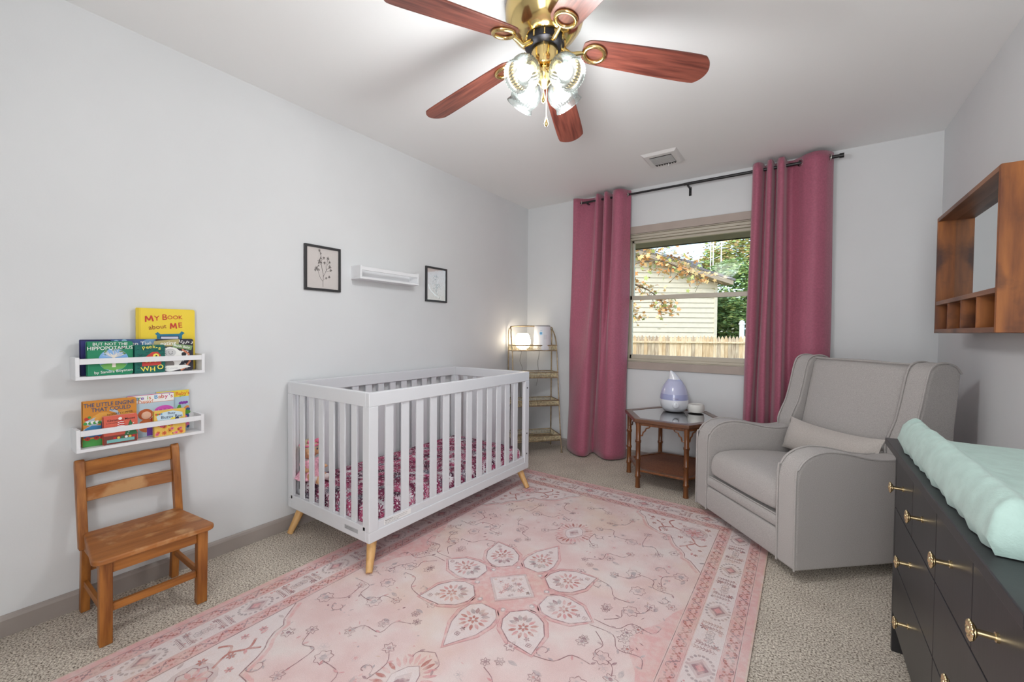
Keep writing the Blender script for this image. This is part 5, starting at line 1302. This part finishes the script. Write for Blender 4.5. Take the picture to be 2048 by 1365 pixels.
hs = thing('neighbour_house', 'dark grey shingle roof of a house rising behind the garage', 'building', E(3,17,GZ))
m = MB(); m.hexa([E(0,15.5,4.3),E(6.75,15.5,3.42),E(6.75,15.6,3.32),E(0,15.6,4.2),E(-.5,18,5.88),E(7.75,18,4.13),E(7.75,18.2,4.05),E(-.5,18.2,5.8)])
obj('shingle_roof', m, ROOF, hs)
obj('house_wall', MB().hexa([E(-1,15.7,GZ),E(6.0,15.7,GZ),E(6.0,18,GZ),E(-1,18,GZ),E(-1,15.7,3.3),E(6.0,15.7,2.9),E(6.0,18,2.9),E(-1,18,3.3)]), SID, hs)
obj('vent_pipe', MB().tube([E(5.25,17.5,4.3),E(5.25,17.5,5.1)],.05,10), FASC, hs)
# picket fence
FD = 10.5; fence = thing('picket_fence', 'weathered cedar picket fence running across the neighbouring yard', 'fence', E(4.5,FD,GZ))
PKM = [mat('cedar_a',(196,170,136),.85,rgb2=(222,202,172),vscale=5,stretch=(6,6,.8)),mat('cedar_b',(176,146,110),.85,rgb2=(210,184,148),vscale=5,stretch=(6,6,.8)),mat('cedar_c',(148,126,104),.85,rgb2=(196,178,152),vscale=5,stretch=(6,6,.8))]
rf = random.Random(11)
for k in range(74):
    a0 = 1.5+.0905*k; w_ = .084; zt = 1.085+rf.uniform(-.012,.012)
    pts = [(0,GZ),(w_,GZ),(w_,zt-.10),(w_*.86,zt-.05),(w_/2,zt),(w_*.14,zt-.05),(0,zt-.10)]
    m = MB().prism(pts, lambda p: E(a0+p[0],FD,p[1]), lambda p: E(a0+p[0],FD+.018,p[1]))
    obj('picket', m, rf.choice(PKM), fence)
for z in (.90,.05): obj('fence_rail', MB().hexa([E(1.5,FD-.04,z),E(8.2,FD-.04,z),E(8.2,FD,z),E(1.5,FD,z),E(1.5,FD-.04,z+.04),E(8.2,FD-.04,z+.04),E(8.2,FD,z+.04),E(1.5,FD,z+.04)]), PKM[0], fence)
for a in (3.2,5.6,8.0): obj('fence_post', MB().hexa([E(a,FD+.018,GZ),E(a+.09,FD+.018,GZ),E(a+.09,FD+.11,GZ),E(a,FD+.11,GZ),E(a,FD+.018,1.0),E(a+.09,FD+.018,1.0),E(a+.09,FD+.11,1.0),E(a,FD+.11,1.0)]), PKM[1], fence)
# trees
def leafcloud(mb, blobs, n, size, rnd, mis):
    for _ in range(n):
        c, r = rnd.choice(blobs)
        v = Vector((rnd.gauss(0,1),rnd.gauss(0,1),rnd.gauss(0,1))).normalized()*(rnd.random()**.4)
        p = Vector(c)+Vector((v.x*r[0],v.y*r[1],v.z*r[2]))
        s = size*rnd.uniform(.6,1.3); q = Matrix.Rotation(rnd.random()*6.3,3,'Z') @ Matrix.Rotation(rnd.uniform(-1.2,1.2),3,'X')
        pts = [q @ Vector(t) + p for t in ((-s,0,0),(0,-s*.45,.1*s),(s,0,0),(0,s*.45,.1*s))]
        mb.add(pts,[(0,1,2,3)],rnd.choice(mis))
LG = [mat('leaf_dark_green',(104,132,80),.6),mat('leaf_mid_green',(146,174,108),.6),mat('leaf_yellow_green',(168,178,108),.6),mat('leaf_tan',(204,174,122),.6),mat('leaf_orange',(222,160,100),.6)]
BARK = mat('grey_bark',(112,98,84),.9,var=.15,vscale=10)
def tree(name, label, base, trunk, blobs, n, size, mis, seed):
    t = thing(name, label, 'tree', base, group='trees in the yard outside the window')
    obj('trunk', MB().tube(trunk,[.16-.10*k/(len(trunk)-1) for k in range(len(trunk))],10), BARK, t, smooth=60)
    m = MB(); leafcloud(m, blobs, n, size, random.Random(seed), mis); obj('foliage', m, LG, t)
tree('evergreen_tree', 'dense green broad tree right of the garage', E(7.8,14.5,GZ), [E(7.8,14.5,GZ),E(7.8,14.5,1),E(7.9,14.5,3)],
     [(E(7.6,14.2,2.4),(1.3,1.0,.7)),(E(8.6,14.2,2.9),(1.2,1.0,.8)),(E(7.4,14.4,3.2),(1.0,.9,.5)),(E(8.4,14.6,1.9),(1.3,1,.6)),(E(7.0,14.2,1.75),(.7,.8,.4)),(E(9.2,14.4,3.6),(1.2,1,.7)),(E(6.7,13.8,2.1),(.55,.5,.25)),(E(7.9,14.4,1.3),(1.2,.8,.5))], 15000, .075, (0,0,1,1,1,2), 1)
tree('tall_tree', 'tall pale autumn tree rising above the dense green one', E(9.6,18,GZ), [E(9.6,18,GZ),E(9.7,18,3),E(9.8,18,5)],
     [(E(9.2,18,4.9),(1.3,1,.9)),(E(10.2,18,5.4),(1.3,1,.9)),(E(8.4,18,4.2),(.7,.8,.6)),(E(10.4,18,4.2),(1.4,1,.8)),(E(7.9,18,3.6),(.6,.6,.5))], 9000, .09, (1,2,2,3,3), 2)
tree('shrub_tree', 'dark shaded shrubs behind the fence at the right', E(7.2,15.6,GZ), [E(7.2,15.6,GZ),E(7.3,15.6,.6),E(7.4,15.6,1.2)],
     [(E(7.0,15.6,.9),(.9,.8,.8)),(E(8.4,15.6,1.0),(1.1,.8,.9)),(E(9.6,15.6,1.2),(1.1,.8,.9)),(E(7.2,16,2.0),(.8,.8,.7))], 9000, .08, (0,0,0,1,3,3), 3)
# maple near the window with orange leaves: trunk left, branches reaching right
mp_ = thing('maple_tree', 'young maple with thin branches and orange leaves close to the window', 'tree', E(.9,8.2,GZ), group='trees in the yard outside the window')
obj('trunk', MB().tube([E(.9,8.2,GZ),E(1.0,8.2,1.2),E(.95,8.2,2.4),E(1.1,8.2,4)],[.09,.08,.06,.03],10), BARK, mp_, smooth=60)
rb = random.Random(21); m = MB(); fl_ = MB()
for br in ([(1.0,1.9),(1.9,2.35),(2.6,2.5),(3.1,2.35),(3.5,2.2)],[(1.0,2.3),(1.8,2.75),(2.5,2.85),(3.1,2.72),(3.55,2.6)],[(1.0,1.7),(1.7,2.1),(2.3,2.0),(2.7,1.75),(2.75,1.6)],[(1.0,2.5),(1.8,3.05),(2.5,3.15),(2.9,3.0)],[(1.0,1.6),(1.8,1.9),(2.2,1.65),(2.35,1.5)]):
    dd = 8.0+rb.uniform(-.4,.4); pts = catmull([E(a,dd+.1*i,z_) for i,(a,z_) in enumerate(br)],6); m.tube(pts,[.02-.016*i/(len(pts)-1) for i in range(len(pts))],6)
    for i,p in enumerate(pts):
        if i < 8: continue
        for q in range(13):
            v = Vector((rb.gauss(0,.15),rb.gauss(0,.15),rb.gauss(-.03,.11))); c = Vector(p)+v; s = rb.uniform(.035,.062)
            if q < 2: m.tube([p,c],.004,4)
            R_ = Matrix.Rotation(rb.random()*6.3,3,'Z') @ Matrix.Rotation(rb.uniform(-1.4,1.4),3,'X')
            st = [R_ @ Vector((s*(1 if k%2==0 else .5)*math.cos(2*PI*k/10), s*(1 if k%2==0 else .5)*math.sin(2*PI*k/10),0))+c for k in range(10)]
            fl_.add(st,[tuple(range(10))],rb.choice((4,4,3,2,3)))
obj('branches', m, BARK, mp_, smooth=60); obj('foliage', fl_, LG, mp_, label='sparse orange and tan leaves')
WM = mat('galvanised_white',(226,230,234),.35)
pst = thing('gate_post', 'white metal post with a side bar beyond the picket fence', 'post', E(7.07,13.4,GZ))
obj('post', MB().lathe([(.075,GZ),(.075,1.42),(.10,1.43),(.10,1.47),(.08,1.48),(.07,1.54),(.001,1.58)],E(7.07,13.4,0),16), WM, pst, smooth=40)
obj('side_bar', MB().tube([E(7.1,13.4,1.30),E(9.0,13.4,1.30)],.03,10), WM, pst, smooth=40)
an = thing('antenna_mast', 'thin white lattice antenna mast standing in front of the tall tree', 'antenna', E(8.2,16.8,GZ))
for a in (8.0-.42,8.1-.42,8.42-.42): obj('mast_pole', MB().tube([E(a,16.8,GZ),E(a,16.8,5.2)],.022,6), WM, an)
m = MB()
for k in range(14): m.tube([E(7.58,16.8,.2+.35*k),E(8.0,16.8,.38+.35*k)],.008,4)
obj('mast_lattice', m, WM, an)
